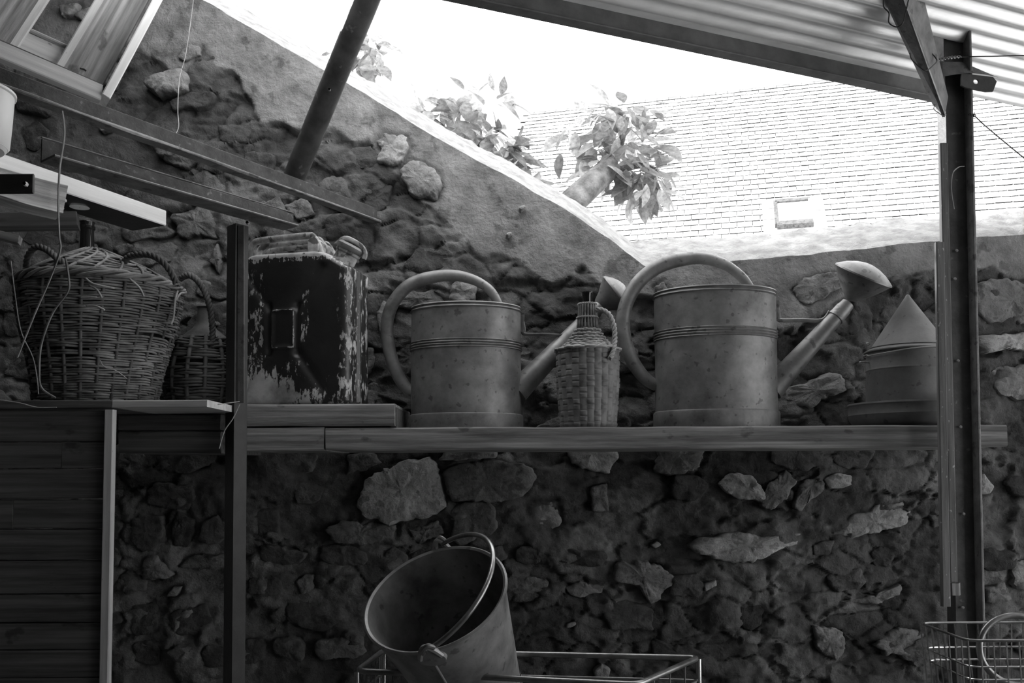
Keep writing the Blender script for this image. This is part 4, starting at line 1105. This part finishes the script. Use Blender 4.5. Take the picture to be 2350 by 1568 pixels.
def demijohn():
    Yd = 2.31; s = Yd/2000; c = P(222, 915, Yd); z0 = ZT+.003
    t = thing('wicker_demijohn', 'big glass demijohn in a frayed wicker basket with two twisted handles, on the cabinet', 'demijohn', (c.x, Yd, z0))
    H = (912-640)*s
    Rf = lambda v: s*(128+50*sstep(0, 1, v*.9+.05)-4*max(0, v-.9)*10)
    woven(None, t, c.x, Yd, z0, (H, Rf), .0062, .0034, 26, 'wicker', lean=(.008, 0))
    ztop = z0+H; cx = c.x+.008
    mb = MB(); R = Rf(1)+.004
    for ph in range(4):
        pts = []
        for k in range(160):
            a = 2*PI*k/160; q = 18*a/2+ph*PI/2
            pts.append((cx+(R+.006*math.cos(q))*math.cos(a), Yd+(R+.006*math.cos(q))*math.sin(a), ztop+.004+.007*math.sin(q)+.002*float(vnoise(a*3, ph, s=5))))
        tube(pts, .0045, 6, closed=True, mb=mb)
    obj('rim', mb, 'wicker', t, smooth='all')
    for nm, pxs in (('right_handle', ((282, 612, 2.24), (292, 592, 2.22), (322, 584, 2.20), (352, 588, 2.19), (378, 606, 2.19), (395, 630, 2.20), (404, 650, 2.21))),
                    ('left_handle', ((60, 625, 2.2), (64, 590, 2.18), (82, 567, 2.16), (108, 574, 2.15), (130, 592, 2.14), (150, 610, 2.14), (152, 645, 2.15)))):
        obj('handle', twist_rope([P(*q) for q in pxs], .0045, .0045, 26, 3, 6), 'wicker_dark', t, smooth='all')
    # loosely woven shoulder around the neck
    mb = MB(); rows_ = 11
    for i in range(rows_):
        u = i/(rows_-1); R = (Rf(1)-.006)*(1-u)+.036*u; z = ztop+.004+(P(200, 582, Yd).z-ztop-.004)*u**.8
        for ph in (0, 1):
            pts = [(cx-.02*u+(R+.004*math.sin(11*a+ph*PI+i))*math.cos(a), Yd+(R+.004*math.sin(11*a+ph*PI+i))*math.sin(a), z+.004*float(vnoise(a*2.5, i+ph*9, s=88))) for a in np.linspace(0, 2*PI, 100)[:-1]]
            tube(pts, .0038, 5, closed=True, mb=mb)
    for k in range(20):
        a = 2*PI*k/20
        pts = [(cx-.02*u+((Rf(1)-.004)*(1-u)+.036*u+.003)*math.cos(a+.6*u), Yd+((Rf(1)-.004)*(1-u)+.036*u+.003)*math.sin(a+.6*u), ztop+.007+(P(200, 582, Yd).z-ztop-.004)*u**.8) for u in np.linspace(0, 1.08, 8)]
        tube(pts, .0036, 5, mb=mb)
    o = obj('woven_shoulder', mb, 'wicker', t, smooth='all'); o['kind'] = 'stuff'
    gx = P(199, 540, Yd).x; zt_ = P(200, 510, Yd).z; zb_ = ztop-.01
    obj('glass_neck', lathe([(.040, zb_), (.032, zb_+.03), (.023, zb_+.065), (.0185, zt_-.045), (.0180, zt_-.022), (.0215, zt_-.018), (.0215, zt_-.012), (.0185, zt_-.010), (.019, zt_-.002), (.0205, zt_-.001), (.020, zt_), (.0155, zt_), (.0150, zt_-.02), (.0155, zt_-.05), (.029, zb_+.03), (.036, zb_)], 36, c=(gx, Yd, 0)), 'green_glass', t, smooth=True)
    # stray rods that stick out
    for q in (((408, 668), (402, 690), (398, 730), (392, 745)), ((424, 673), (414, 674), (404, 690)), ((196, 638), (215, 652), (262, 662)), ((205, 655), (222, 665), (234, 684)), ((298, 640), (320, 660), (330, 680)),
              ((186, 684), (205, 684), (222, 682)), ((198, 702), (220, 703), (240, 712)), ((175, 632), (215, 624), (270, 620)), ((70, 700), (95, 690), (110, 685))):
        yq = Yd-.215
        obj('loose_rod', tube(smoothpath([P(a, b, yq+.05*(abs(a-222)/190)**2*4) for a, b in q], 5), .0028, 5), 'rope', t, smooth='all')
demijohn()
def demijohn2():
    Yd = 2.545; s = Yd/2000; c = P(468, 912, Yd); z0 = ZT+.001
    t = thing('wicker_demijohn', 'smaller round wicker demijohn in shadow behind the big one, beside the post', 'demijohn', (c.x, Yd, z0))
    H = (905-735)*s
    Rf = lambda v: s*(62+26*math.sin(PI*min(1, v*.85+.12)))
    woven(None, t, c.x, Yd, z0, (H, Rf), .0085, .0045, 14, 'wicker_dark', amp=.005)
    zt_ = z0+H
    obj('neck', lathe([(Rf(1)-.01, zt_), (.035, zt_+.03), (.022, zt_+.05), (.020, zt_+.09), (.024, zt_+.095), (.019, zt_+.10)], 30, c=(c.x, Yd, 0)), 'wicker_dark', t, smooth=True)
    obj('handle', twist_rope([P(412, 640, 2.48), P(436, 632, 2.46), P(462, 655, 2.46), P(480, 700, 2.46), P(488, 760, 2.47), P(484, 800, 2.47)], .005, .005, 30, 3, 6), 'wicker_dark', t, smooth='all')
demijohn2()

# ------------------------------------------------------------------ poultry feeder
def feeder():
    Yf = 2.475; s = Yf/2000; c = P(2090, 968, Yf); z0 = ZS
    t = thing('poultry_feeder', 'galvanised poultry feeder with a conical lid, half hidden by the right post', 'feeder', (c.x, Yf, z0))
    R = 97*s; zz = lambda py: z0+(968-py)*s
    obj('tray', lathe([(.001, zz(960)), (R*1.15, zz(960)), (R*1.18, zz(964)), (R*1.30, zz(958)), (R*1.37, zz(948)), (R*1.385, zz(940)), (R*1.395, zz(938)), (R*1.385, zz(935)), (R*1.385, zz(918)), (R*1.405, zz(915)), (R*1.395, zz(911)), (R*1.37, zz(915)), (R*1.34, zz(945)), (R, zz(948))], 64, c=(c.x, Yf, 0)), 'zinc_matte', t, smooth=True)
    obj('tray_base', lathe([(R*1.1, z0+.002), (R*1.16, zz(965)), (R*1.14, zz(957)), (.001, zz(957))], 48, c=(c.x, Yf, 0), capb=True), 'zinc_matte', t, smooth=True)
    obj('hopper', lathe([(R*.98, zz(945)), (R*.99, zz(926)), (R*.955, zz(838)), (R*.975, zz(834)), (R*.955, zz(829)), (R*.95, zz(798)), (R*.95, zz(793))], 64, c=(c.x, Yf, 0)), 'zinc_matte', t, smooth=True)
    zl = zz(792)
    lid = obj('cone_lid', lathe([(R*.93, zl-.004), (R*1.0, zl), (R*1.0, zl+.003), (R*.90, zl+.010), (R*.86, zl+.012), (R*.06, zz(664)), (R*.04, zz(660)), (.0005, zz(658))], 64, c=(c.x, Yf, 0)), 'zinc_matte', t, smooth=True)
    obj('seam', tube([(c.x+(R*.87)*math.cos(a)*1.01, Yf+(R*.87)*math.sin(a)*1.01, zl+.013) for a in np.linspace(0, 2*PI, 65)[:-1]], .0018, 6, closed=True), 'zinc_matte', lid, smooth=True)
    obj('hoop_wire', tube([(c.x+(R*1.01)*math.cos(a), Yf+(R*1.01)*math.sin(a), zl-.006-.006*math.sin(a*2+1)*(1 if math.sin(a) < 0 else .3)) for a in np.linspace(0, 2*PI, 65)[:-1]], .0016, 6, closed=True), 'wire_light', t, smooth=True)
    q = P(1995, 790, Yf)
    obj('wire_knot', twist_rope([q, q+Vector((-.008, -.004, .002)), q+Vector((-.006, -.006, -.006))], .0022, .0012, 120, 2, 5), 'wire_light', t, smooth='all')
    q = P(1994, 832, Yf)
    obj('side_pin', twist_rope([q+Vector((.004, 0, 0)), q+Vector((-.026, 0, .001))], .0015, .0018, 120, 2, 5), 'wire_light', t, smooth='all')
feeder()

# ------------------------------------------------------------------ bucket and cart
def bucket():
    Yb = 1.80; C = P(999, 1372, Yb); R = 165*Yb/2000*1.0
    ray = (C-CAMLOC).normalized(); rx = Vector((1, 0, 0)); rx = (rx-ray*rx.dot(ray)).normalized(); rdn = ray.cross(rx); rdn = rdn if rdn.z < 0 else -rdn
    ax = (ray*.63+(rx*.41+rdn*.91).normalized()*.776).normalized()   # rim -> bottom
    N_ = -ax
    Ln = .285; Rb = R*.70
    t = thing('bucket', 'old zinc bucket tipped on its side in the wire cart, mouth facing us', 'bucket', C+ax*Ln)
    Mx = N_.to_track_quat('Z', 'Y').to_matrix().to_4x4(); Mx.translation = C
    pr = []
    for u in np.linspace(0, 1, 16): pr.append((Rb+(R-Rb)*u, -Ln*(1-u)))
    pr2 = [(Rb*.98, -Ln-.008), (Rb*1.03, -Ln-.006), (Rb*1.03, -Ln+.004)]+pr[:-1]+[(R, -.004), (R+.005, -.003), (R+.006, .002), (R+.002, .005), (R-.003, .002), (R-.003, -.005)]
    pr2 += [(r-.003, z) for r, z in reversed(pr[:-1])]+[(Rb-.004, -Ln+.01), (.001, -Ln+.01)]
    body = obj('body', lathe(pr2, 72, M=Mx), 'galvanised', t, smooth=True)
    # rim-plane axes: E points down the picture to the near ear
    V_ = -CR.col[2]; vertical = Vector((0, 0, 1))
    E = Vector((0.02, 0, -1)); E = E-N_*E.dot(N_)
    # choose in-plane vector that projects onto the vertical of the picture
    u1 = N_.orthogonal().normalized(); u2 = N_.cross(u1)
    best = None
    for k in range(360):
        a = 2*PI*k/360; d = u1*math.cos(a)+u2*math.sin(a); p = PX(C+d*R); 
        sc_ = abs(p[0]-985)+(0 if p[1] > 1400 else 999)
        if best is None or sc_ < best[0]: best = (sc_, d)
    E = best[1]; Fv = E.cross(N_)
    if PX(C+Fv*R)[0] < PX(C)[0]: Fv = -Fv
    beta = math.radians(22); Bv = (Fv*math.cos(beta)+N_*math.sin(beta)).normalized()
    hook = []
    hh = R*1.02
    pts = [C+(E*math.cos(f)*1.04+Bv*math.sin(f)*1.04)*R+N_*.010 for f in np.linspace(.04, PI-.04, 44)]
    obj('bail_handle', tube(pts, .0052, 10), 'tube_steel', t, smooth=True)
    for s_ in (1, -1):
        q = C+E*s_*R
        side = Fv
        ear = obj('ear', tube(smoothpath([q-side*.022+E*s_*.004-N_*.012, q-side*.012+E*s_*.007+N_*.010, q+E*s_*.009+N_*.022, q+side*.012+E*s_*.007+N_*.010, q+side*.022+E*s_*.004-N_*.012], 5), .006, 8), 'galvanised', t, smooth=True)
        pm = Matrix.Translation(q-N_*.016+E*s_*.003) @ (E*s_).to_track_quat('Z', 'Y').to_matrix().to_4x4()
        obj('ear_plate', lathe([(.030, -.006), (.028, .003), (.001, .005)], 24, sx=1.0, sy=.62, M=pm), 'galvanised_dark', t, smooth=True)
        obj('hook', tube(smoothpath([q+E*s_*.006+N_*.004-side*.010, q+E*s_*.012+N_*.016-side*.006, q+E*s_*.012+N_*.026+side*.006, q+E*s_*.008+N_*.016+side*.016], 5), .0052, 8), 'tube_steel', t, smooth=True)
    # side seam under the near ear
    a0 = C+E*R*1.004-N_*.03; a1 = C+ax*Ln+E*(Rb*1.01)
    obj('seam', tube([a0, (a0+a1)/2, a1], .003, 6, flat=.6), 'galvanised_dark', t, smooth=True)
bucket()
def cart():
    zc = .833
    def on(px_, py_):   # where the line of sight meets the plane z=zc
        d = CR @ Vector(((px_-CX)/FPX, -(py_-CY)/FPX, -1.0)); k = (zc-CAMLOC.z)/d.z; return CAMLOC+d*k
    BL, NL, NR, BR = on(880, 1494), on(820, 1540), on(1462, 1572), on(1603, 1510)
    t = thing('wire_cart', 'metal wire cart with tubular rim holding the tipped bucket', 'cart', (.05, 1.9, .35))
    def rc(p, a, b, r=.022):
        da = (a-p).normalized()*r; db = (b-p).normalized()*r; p0_, p2_ = p+da, p+db
        return [p0_*(1-k)**2+p*2*k*(1-k)+p2_*k*k for k in (0, .2, .4, .6, .8, 1)]
    def rc_old(p, a, b, r=.02):
        da = (a-p).normalized()*r; db = (b-p).normalized()*r
        return [p+da, p+da*.35+db*.35, p+db]
    ring = rc(BL, NL, BR)+rc(BR, BL, NR)+rc(NR, BR, NL)+rc(NL, NR, BL)
    obj('rim', tube(ring, .0065, 10, closed=True), 'tube_steel', t, smooth=True)
    dn = Vector((0, 0, -.42))
    for c_ in (BR, NL, BL, NR):
        obj('leg', tube([c_+Vector((0, 0, -.002)), c_+Vector((0, 0, -.2)), c_+Vector((0, 0, -.80))], .0062, 10), 'chrome', t, smooth=True)
    def low(z): return [q+Vector((0, 0, z)) for q in (BL, NL, NR, BR)]
    for z in (-.05, -.26):
        L_ = low(z); obj('rail', tube(rc(L_[0], L_[1], L_[3])+rc(L_[3], L_[0], L_[2])+rc(L_[2], L_[3], L_[1])+rc(L_[1], L_[2], L_[0]), .003, 8, closed=True), 'tube_steel', t, smooth=True)
    for a, b_, n_ in ((NL, NR, 30), (NR, BR, 4), (BL, NL, 6)):
        for k in range(1, n_):
            if n_ == 30 and 9 < k: continue
            q = a+(b_-a)*k/n_; obj('wire_bar', tube([q+Vector((0, 0, -.006)), q+Vector((0, 0, -.26))], .0016, 5), 'tube_steel', t, smooth=True)
    # base mesh that the bucket lies on
    L_ = low(-.26)
    for k in range(0, 13):
        a = L_[1]+(L_[2]-L_[1])*k/12; b_ = L_[0]+(L_[3]-L_[0])*k/12
        obj('base_wire', tube([a, b_], .002, 5), 'tube_steel', t, smooth=True)
cart()
def wire_basket():
    Y0 = 1.72
    def bx(px_, py_, dy=0): return P(px_, py_, Y0+dy)
    t = thing('wire_basket', 'shiny wire basket at the lower right corner in front of the post', 'basket', bx(2300, 1620))
    x0 = bx(2222, 1500).x; z1 = bx(2222, 1471).z; x1 = x0+.30; y0, y1 = Y0, Y0+.20; zb = z1-.26
    cor = [Vector((x0, y0, z1)), Vector((x1, y0, z1)), Vector((x1, y1, z1)), Vector((x0+.02, y1, z1))]
    def ringpts(z, ins):
        c_ = [Vector((x0+ins, y0+ins, z)), Vector((x1-ins, y0+ins, z)), Vector((x1-ins, y1-ins, z)), Vector((x0+ins, y1-ins, z))]
        out = []
        for i in range(4):
            p, a, b = c_[i], c_[i-1], c_[(i+1) % 4]; da = (a-p).normalized()*.02; db = (b-p).normalized()*.02
            out += [p+da, p+(da+db)*.3, p+db]
        return out
    obj('rim', tube(ringpts(z1, 0), .0028, 8, closed=True), 'tube_steel', t, smooth=True)
    for k, z in enumerate((z1-.052, z1-.078, z1-.14, z1-.20, zb)):
        obj('hoop', tube(ringpts(z, .004+.004*k), .0020, 6, closed=True), 'chrome', t, smooth=True)
    for (ax, ay, bx_, by, n_) in ((x0, y0, x1, y0, 12), (x1, y0, x1, y1, 8), (x1, y1, x0, y1, 12), (x0, y1, x0, y0, 8)):
        for k in range(n_):
            x = ax+(bx_-ax)*k/n_; y = ay+(by-ay)*k/n_
            ix = .02*(1 if x < (x0+x1)/2 else -1); iy = .02*(1 if y < (y0+y1)/2 else -1)
            obj('upright_wire', tube([(x, y, z1), (x+ix*.4, y+iy*.4, z1-.12), (x+ix, y+iy, zb)], .0017, 6), 'chrome', t, smooth=True)
    th = thing('metal_hoop', 'thick dark metal hoop standing inside the wire basket at the lower right', 'hoop', bx(2330, 1568, .1))
    cc = P(2335, 1492, Y0+.11); Rr = .079
    obj('ring', tube([(cc.x+Rr*math.cos(a), cc.y+.01*math.sin(a), cc.z+Rr*.88*math.sin(a)) for a in np.linspace(0, 2*PI, 60)[:-1]], .0065, 12, closed=True), 'tube_steel', th, smooth=True)
wire_basket()

# ------------------------------------------------------------------ outside: neighbour's tiled roof
def far_house():
    P1 = Vector((0, 0, 0)); q = P(2100, 165, 14.0)
    u = Vector((.9686, -.2487, 0)); n_h = Vector((-.2487, -.9686, 0))
    sl_ = math.radians(44); d = Vector((n_h.x*math.cos(sl_), n_h.y*math.cos(sl_), -math.sin(sl_)))   # down the slope
    nrm = u.cross(d); nrm = nrm if nrm.z > 0 else -nrm
    left = None
    # left end of the ridge: where it meets px 1205
    bestk = min(np.linspace(-9, 0, 400), key=lambda s: abs(PX(q+u*s)[0]-1215)); L0 = bestk; L1 = 3.6
    t = thing('tiled_house', "neighbour's house with a long sunlit flat-tile roof beyond the wall", 'house', (q+u*(L0+L1)/2)+d*8-Vector((0, 0, 0)))
    rows_ = 42; ex = .150; tw = .20
    rl = rows_*ex
    V = [q+u*L0-nrm*.02, q+u*L1-nrm*.02, q+u*L1+d*rl-nrm*.02, q+u*L0+d*rl-nrm*.02]
    V += [v-nrm*.1 for v in V]
    o = obj('roof_deck', (V, [(0, 1, 2, 3), (7, 6, 5, 4), (0, 4, 5, 1), (1, 5, 6, 2), (2, 6, 7, 3), (3, 7, 4, 0)]), 'underlay', t); fix(o)
    zbot = (q+d*rl).z
    wv = [q+u*L0+d*rl*.98, q+u*L1+d*rl*.98]
    V = [wv[0], wv[1], wv[1]-Vector((0, 0, wv[1].z)), wv[0]-Vector((0, 0, wv[0].z))]
    V += [v+Vector((.2487*.3, .9686*.3, 0)) for v in V]
    o = obj('house_wall', (V, [(0, 1, 2, 3), (7, 6, 5, 4), (0, 4, 5, 1), (1, 5, 6, 2), (2, 6, 7, 3), (3, 7, 4, 0)]), 'soot_wall', t); fix(o)
    g0 = q+u*L1; V = [g0, g0+d*rl, Vector(((g0+d*rl).x, (g0+d*rl).y, 0)), Vector((g0.x+(g0.x-(g0+d*rl).x), g0.y+(g0.y-(g0+d*rl).y), 0)), g0+Vector((-n_h.x*rl*math.cos(sl_), -n_h.y*rl*math.cos(sl_), -rl*math.sin(sl_)))]
    # skylight footprint (roof coordinates)
    def roofco(px_, py_):
        dd = CR @ Vector(((px_-CX)/FPX, -(py_-CY)/FPX, -1.0)); k = (q-CAMLOC).dot(nrm)/dd.dot(nrm); h = CAMLOC+dd*k-q
        return h.dot(u), h.dot(d)
    s0, r0 = roofco(1774, 530); s1, r1 = roofco(1858, 470)
    sx0, sx1, sy0, sy1 = min(s0, s1)+.05, max(s0, s1), min(r0, r1), max(r0, r1)
    tiles = []
    for i in range(rows_):
        x = L0+(tw/2 if i % 2 else 0)-tw*.5
        while x < L1-.05:
            cx_, cy_ = x+tw/2, (i+.5)*ex
            if not (sx0-.06 < cx_ < sx1+.06 and sy0-.08 < cy_ < sy1+.05): tiles.append((x, i))
            x += tw
    def tilemesh(cx_, i, local=False):
        th_, ln = .022, ex*1.30
        g = .004; a, b = -tw/2+g, tw/2-g
        if local: org = Vector((0, 0, 0)); U, D, Nn = Vector((1, 0, 0)), Vector((0, 1, 0)), Vector((0, 0, 1))
        lift = .016
        pts = []
        for (x, y, top) in ((a, -ln+ex*.5, 0), (b, -ln+ex*.5, 0), (b, ex*.5-.006, 0), (b*.6, ex*.5, 0), (a*.6, ex*.5, 0), (a, ex*.5-.006, 0)):
            tt_ = (y+ln-ex*.5)/ln
            pts.append((x, y, tt_*lift+.004))
        up_ = [(p[0], p[1], p[2]+th_*1.05) for p in pts]
        V = pts+up_; n = 6
        F = [tuple(range(n)), tuple(n+k for k in reversed(range(n)))]+[(k, n+k, n+(k+1) % n, (k+1) % n) for k in range(n)]
        return V, F
    TV, TF = tilemesh(0, 0, True)
    TV = [Vector((p[0], p[1], p[2])) for p in TV]
    base_me = bpy.data.meshes.new('roof_tile'); 
    B = Matrix(((u.x, d.x, nrm.x, 0), (u.y, d.y, nrm.y, 0), (u.z, d.z, nrm.z, 0), (0, 0, 0, 1)))
    base_me.from_pydata([tuple(v) for v in TV], [], TF); base_me.materials.append(MATS['tile']); base_me.materials.append(MATS['tile_edge_shade'])
    for pi_ in (0, 4, 5, 6): base_me.polygons[pi_].material_index = 1
    bm = bmesh.new(); bm.from_mesh(base_me); bmesh.ops.recalc_face_normals(bm, faces=bm.faces); bm.to_mesh(base_me); bm.free()
    vis = []
    for (x, i) in tiles:
        w_ = q+u*(x+tw/2)+d*((i+.5)*ex); pp = PX(w_)
        inside = (1300 < pp[0] < 2360 and 180 < pp[1] < 590)
        # hidden by the wall?
        tpy = np.interp(pp[0], [a for a, b in TOPX], [b for a, b in TOPX])
        if pp[1] > tpy-25: inside = False
        if 2155 < pp[0] < 2225: inside = False
        vis.append(((w_-CAMLOC).length if inside else 999, x, i, w_))
    vis.sort(key=lambda a: a[0]); near = vis[:298]; rest = vis[298:]
    for _, x, i, w_ in near:
        o = bpy.data.objects.new('tile', base_me); c_ = random.uniform(.75, 1.05); o.color = (c_, c_, c_, 1)
        rot = Matrix.Rotation(random.uniform(-.02, .02), 4, 'Z') @ Matrix.Rotation(random.uniform(-.018, .018), 4, 'X')
        M = Matrix.Translation(w_+nrm*random.uniform(0, .004)) @ B @ rot; link(o, t, M)
    mb = MB()
    for _, x, i, w_ in rest:
        rot = Matrix.Rotation(random.uniform(-.02, .02), 4, 'Z') @ Matrix.Rotation(random.uniform(-.018, .018), 4, 'X')
        M = Matrix.Translation(w_+nrm*random.uniform(0, .004)) @ B @ rot
        mb.add([M @ v for v in TV], TF)
    o = obj('tile_field', mb, 'tile', t, color=.92); o.data.materials.append(MATS['tile_edge_shade']); o.data.polygons.foreach_set('material_index', [1 if k % 8 in (0, 4, 5, 6) else 0 for k in range(len(o.data.polygons))]); fix(o); o['kind'] = 'stuff'
    board('ridge_cap', q+u*L0+Vector((0, 0, .02)), q+u*L1+Vector((0, 0, .02)), .22, .05, 'tile', t).color = (1, 1, 1, 1)
    board('ridge_joint', q+u*L0+n_h*.12+Vector((0, 0, -.07)), q+u*L1+n_h*.12+Vector((0, 0, -.07)), .02, .02, 'tile_edge_shade', t)
    # skylight
    def rp(a, b, h=0): return q+u*a+d*b+nrm*h
    fr_ = board('skylight_frame', rp(sx0, sy1, .06), rp(sx1, sy1, .06), .10, .10, 'steel_grey', t, up=tuple(nrm)); tag(fr_, 'skylight frame')
    board('flashing', rp(sx0-.17, (sy0+sy1)/2+.02, .035), rp(sx1+.17, (sy0+sy1)/2+.02, .035), sy1-sy0+.36, .012, 'pale_plastic', fr_, up=tuple(nrm))
    board('skylight_bar', rp(sx0, sy0, .06), rp(sx1, sy0, .06), .07, .08, 'steel_grey', fr_, up=tuple(nrm))
    board('skylight_bar', rp(sx0, sy0, .06), rp(sx0, sy1, .06), .05, .08, 'steel_grey', fr_, up=tuple(nrm))
    board('skylight_bar', rp(sx1, sy0, .06), rp(sx1, sy1, .06), .05, .08, 'tile', fr_, up=tuple(nrm)).color = (1, 1, 1, 1)
    board('pane', rp(sx0, (sy0+sy1)/2, .075), rp(sx1, (sy0+sy1)/2, .075), sy1-sy0-.08, .01, 'pale_plastic', fr_, up=tuple(nrm))
far_house()

# ------------------------------------------------------------------ leafy branches beyond the wall
def leaf_mesh():
    V = []; F = []
    n = 6
    for i in range(n+1):
        t = i/n; w_ = .5*math.sin(PI*min(1, t**.85)) if 0 < i < n else .004
        z = -.16*t*t+.02
        V += [(-w_*.5*1.0, t, z+.10*w_), (0, t, z), (w_*.5, t, z+.10*w_)]
    for i in range(n):
        a = i*3; F += [(a, a+1, a+4, a+3), (a+1, a+2, a+5, a+4)]
    me = bpy.data.meshes.new('leaf'); me.from_pydata(V, [], F); me.materials.append(MATS['leaf'])
    me.polygons.foreach_set('use_smooth', [True]*len(me.polygons)); return me
LEAF = leaf_mesh()
def shrub(name, label, blobs, branch_px, Yc, n, size, cat='tree'):
    base = P(branch_px[0][0][0], branch_px[0][0][1], Yc)
    t = thing(name, label, cat, (base.x, Yc, 0), None)
    for b_, r0, r1 in [(b[0:-2], b[-2], b[-1]) for b in branch_px]:
        pts = smoothpath([P(x, y, Yc+dy) for x, y, dy in b_], 5); m_ = len(pts)
        obj('branch', tube(pts, [r0+(r1-r0)*k/(m_-1) for k in range(m_)], 10), 'bark', t, smooth=True)
    tot = sum(b[4] for b in blobs)
    for (cx_, cy_, rx, ry, wgt) in blobs:
        for _ in range(int(n*wgt/tot)):
            while True:
                a, b, c_ = random.uniform(-1, 1), random.uniform(-1, 1), random.uniform(-1, 1)
                if a*a+b*b+c_*c_ < 1: break
            pos = P(cx_+a*rx, cy_+b*ry, Yc+c_*.22)
            s_ = size*random.uniform(.6, 1.15)
            dr = Vector((a*.9+random.uniform(-.6, .6), random.uniform(-.8, .5), -b*.5+random.uniform(-1.1, .25))).normalized()
            upv = Vector((random.uniform(-.8, .8), random.uniform(-.9, .2), 1)).normalized()
            x_ = dr.cross(upv).normalized(); z_ = x_.cross(dr)
            o = bpy.data.objects.new('leaf', LEAF); k = random.uniform(.6, 1.7); o.color = (k, k, k, 1)
            wd = random.uniform(.85, 1.3)
            M = Matrix(((x_.x*s_*wd, dr.x*s_, z_.x*s_, pos.x), (x_.y*s_*wd, dr.y*s_, z_.y*s_, pos.y), (x_.z*s_*wd, dr.z*s_, z_.z*s_, pos.z), (0, 0, 0, 1)))
            link(o, t, M)
shrub('fruit_tree', 'fruit tree with drooping leaves and a mossy bough before the tiled roof',
      [(1330, 330, 70, 60, .8), (1430, 330, 95, 85, 2.6), (1420, 385, 85, 35, 1.2), (1490, 420, 50, 45, 1.2), (1460, 440, 35, 25, .4), (1240, 420, 45, 26, .5), (1430, 255, 90, 35, .8)],
      [[(1240, 540, -.2), (1305, 472, -.22), (1350, 430, -.2), (1400, 385, -.1), .062, .05], [(1390, 400, .05), (1420, 340, .05), (1440, 270, .05), .03, .008], [(1390, 400, .05), (1470, 380, 0), (1520, 400, 0), .02, .006],
       [(1350, 430, 0), (1340, 370, .05), (1310, 320, .05), .02, .006], [(1240, 540, 0), (1180, 900, 0), (1150, 1700, 0), (1150, 1740, 0), .075, .09]], 3.75, 270, .115)
shrub('leafy_bush', 'leafy bush rising behind the sloping wall top, left of the fruit tree',
      [(960, 250, 45, 35, .5), (1050, 290, 70, 50, .9), (1130, 340, 65, 50, 1.6), (1170, 380, 35, 25, .7), (1100, 240, 90, 40, .5)],
      [[(1150, 480, 0), (1140, 400, 0), (1120, 320, 0), .02, .006], [(1140, 400, 0), (1180, 340, 0), (1200, 290, 0), .012, .005], [(1130, 400, 0), (1050, 320, 0), (970, 250, 0), .014, .004]], 3.65, 230, .11)
shrub('leafy_bush', 'small cluster of leaves behind the wall where the leaning pole crosses it',
      [(770, 125, 32, 22, .6), (850, 120, 38, 42, 1.5), (820, 155, 25, 22, .6)],
      [[(820, 260, 0), (830, 180, 0), (850, 110, 0), .012, .005]], 3.6, 80, .10)
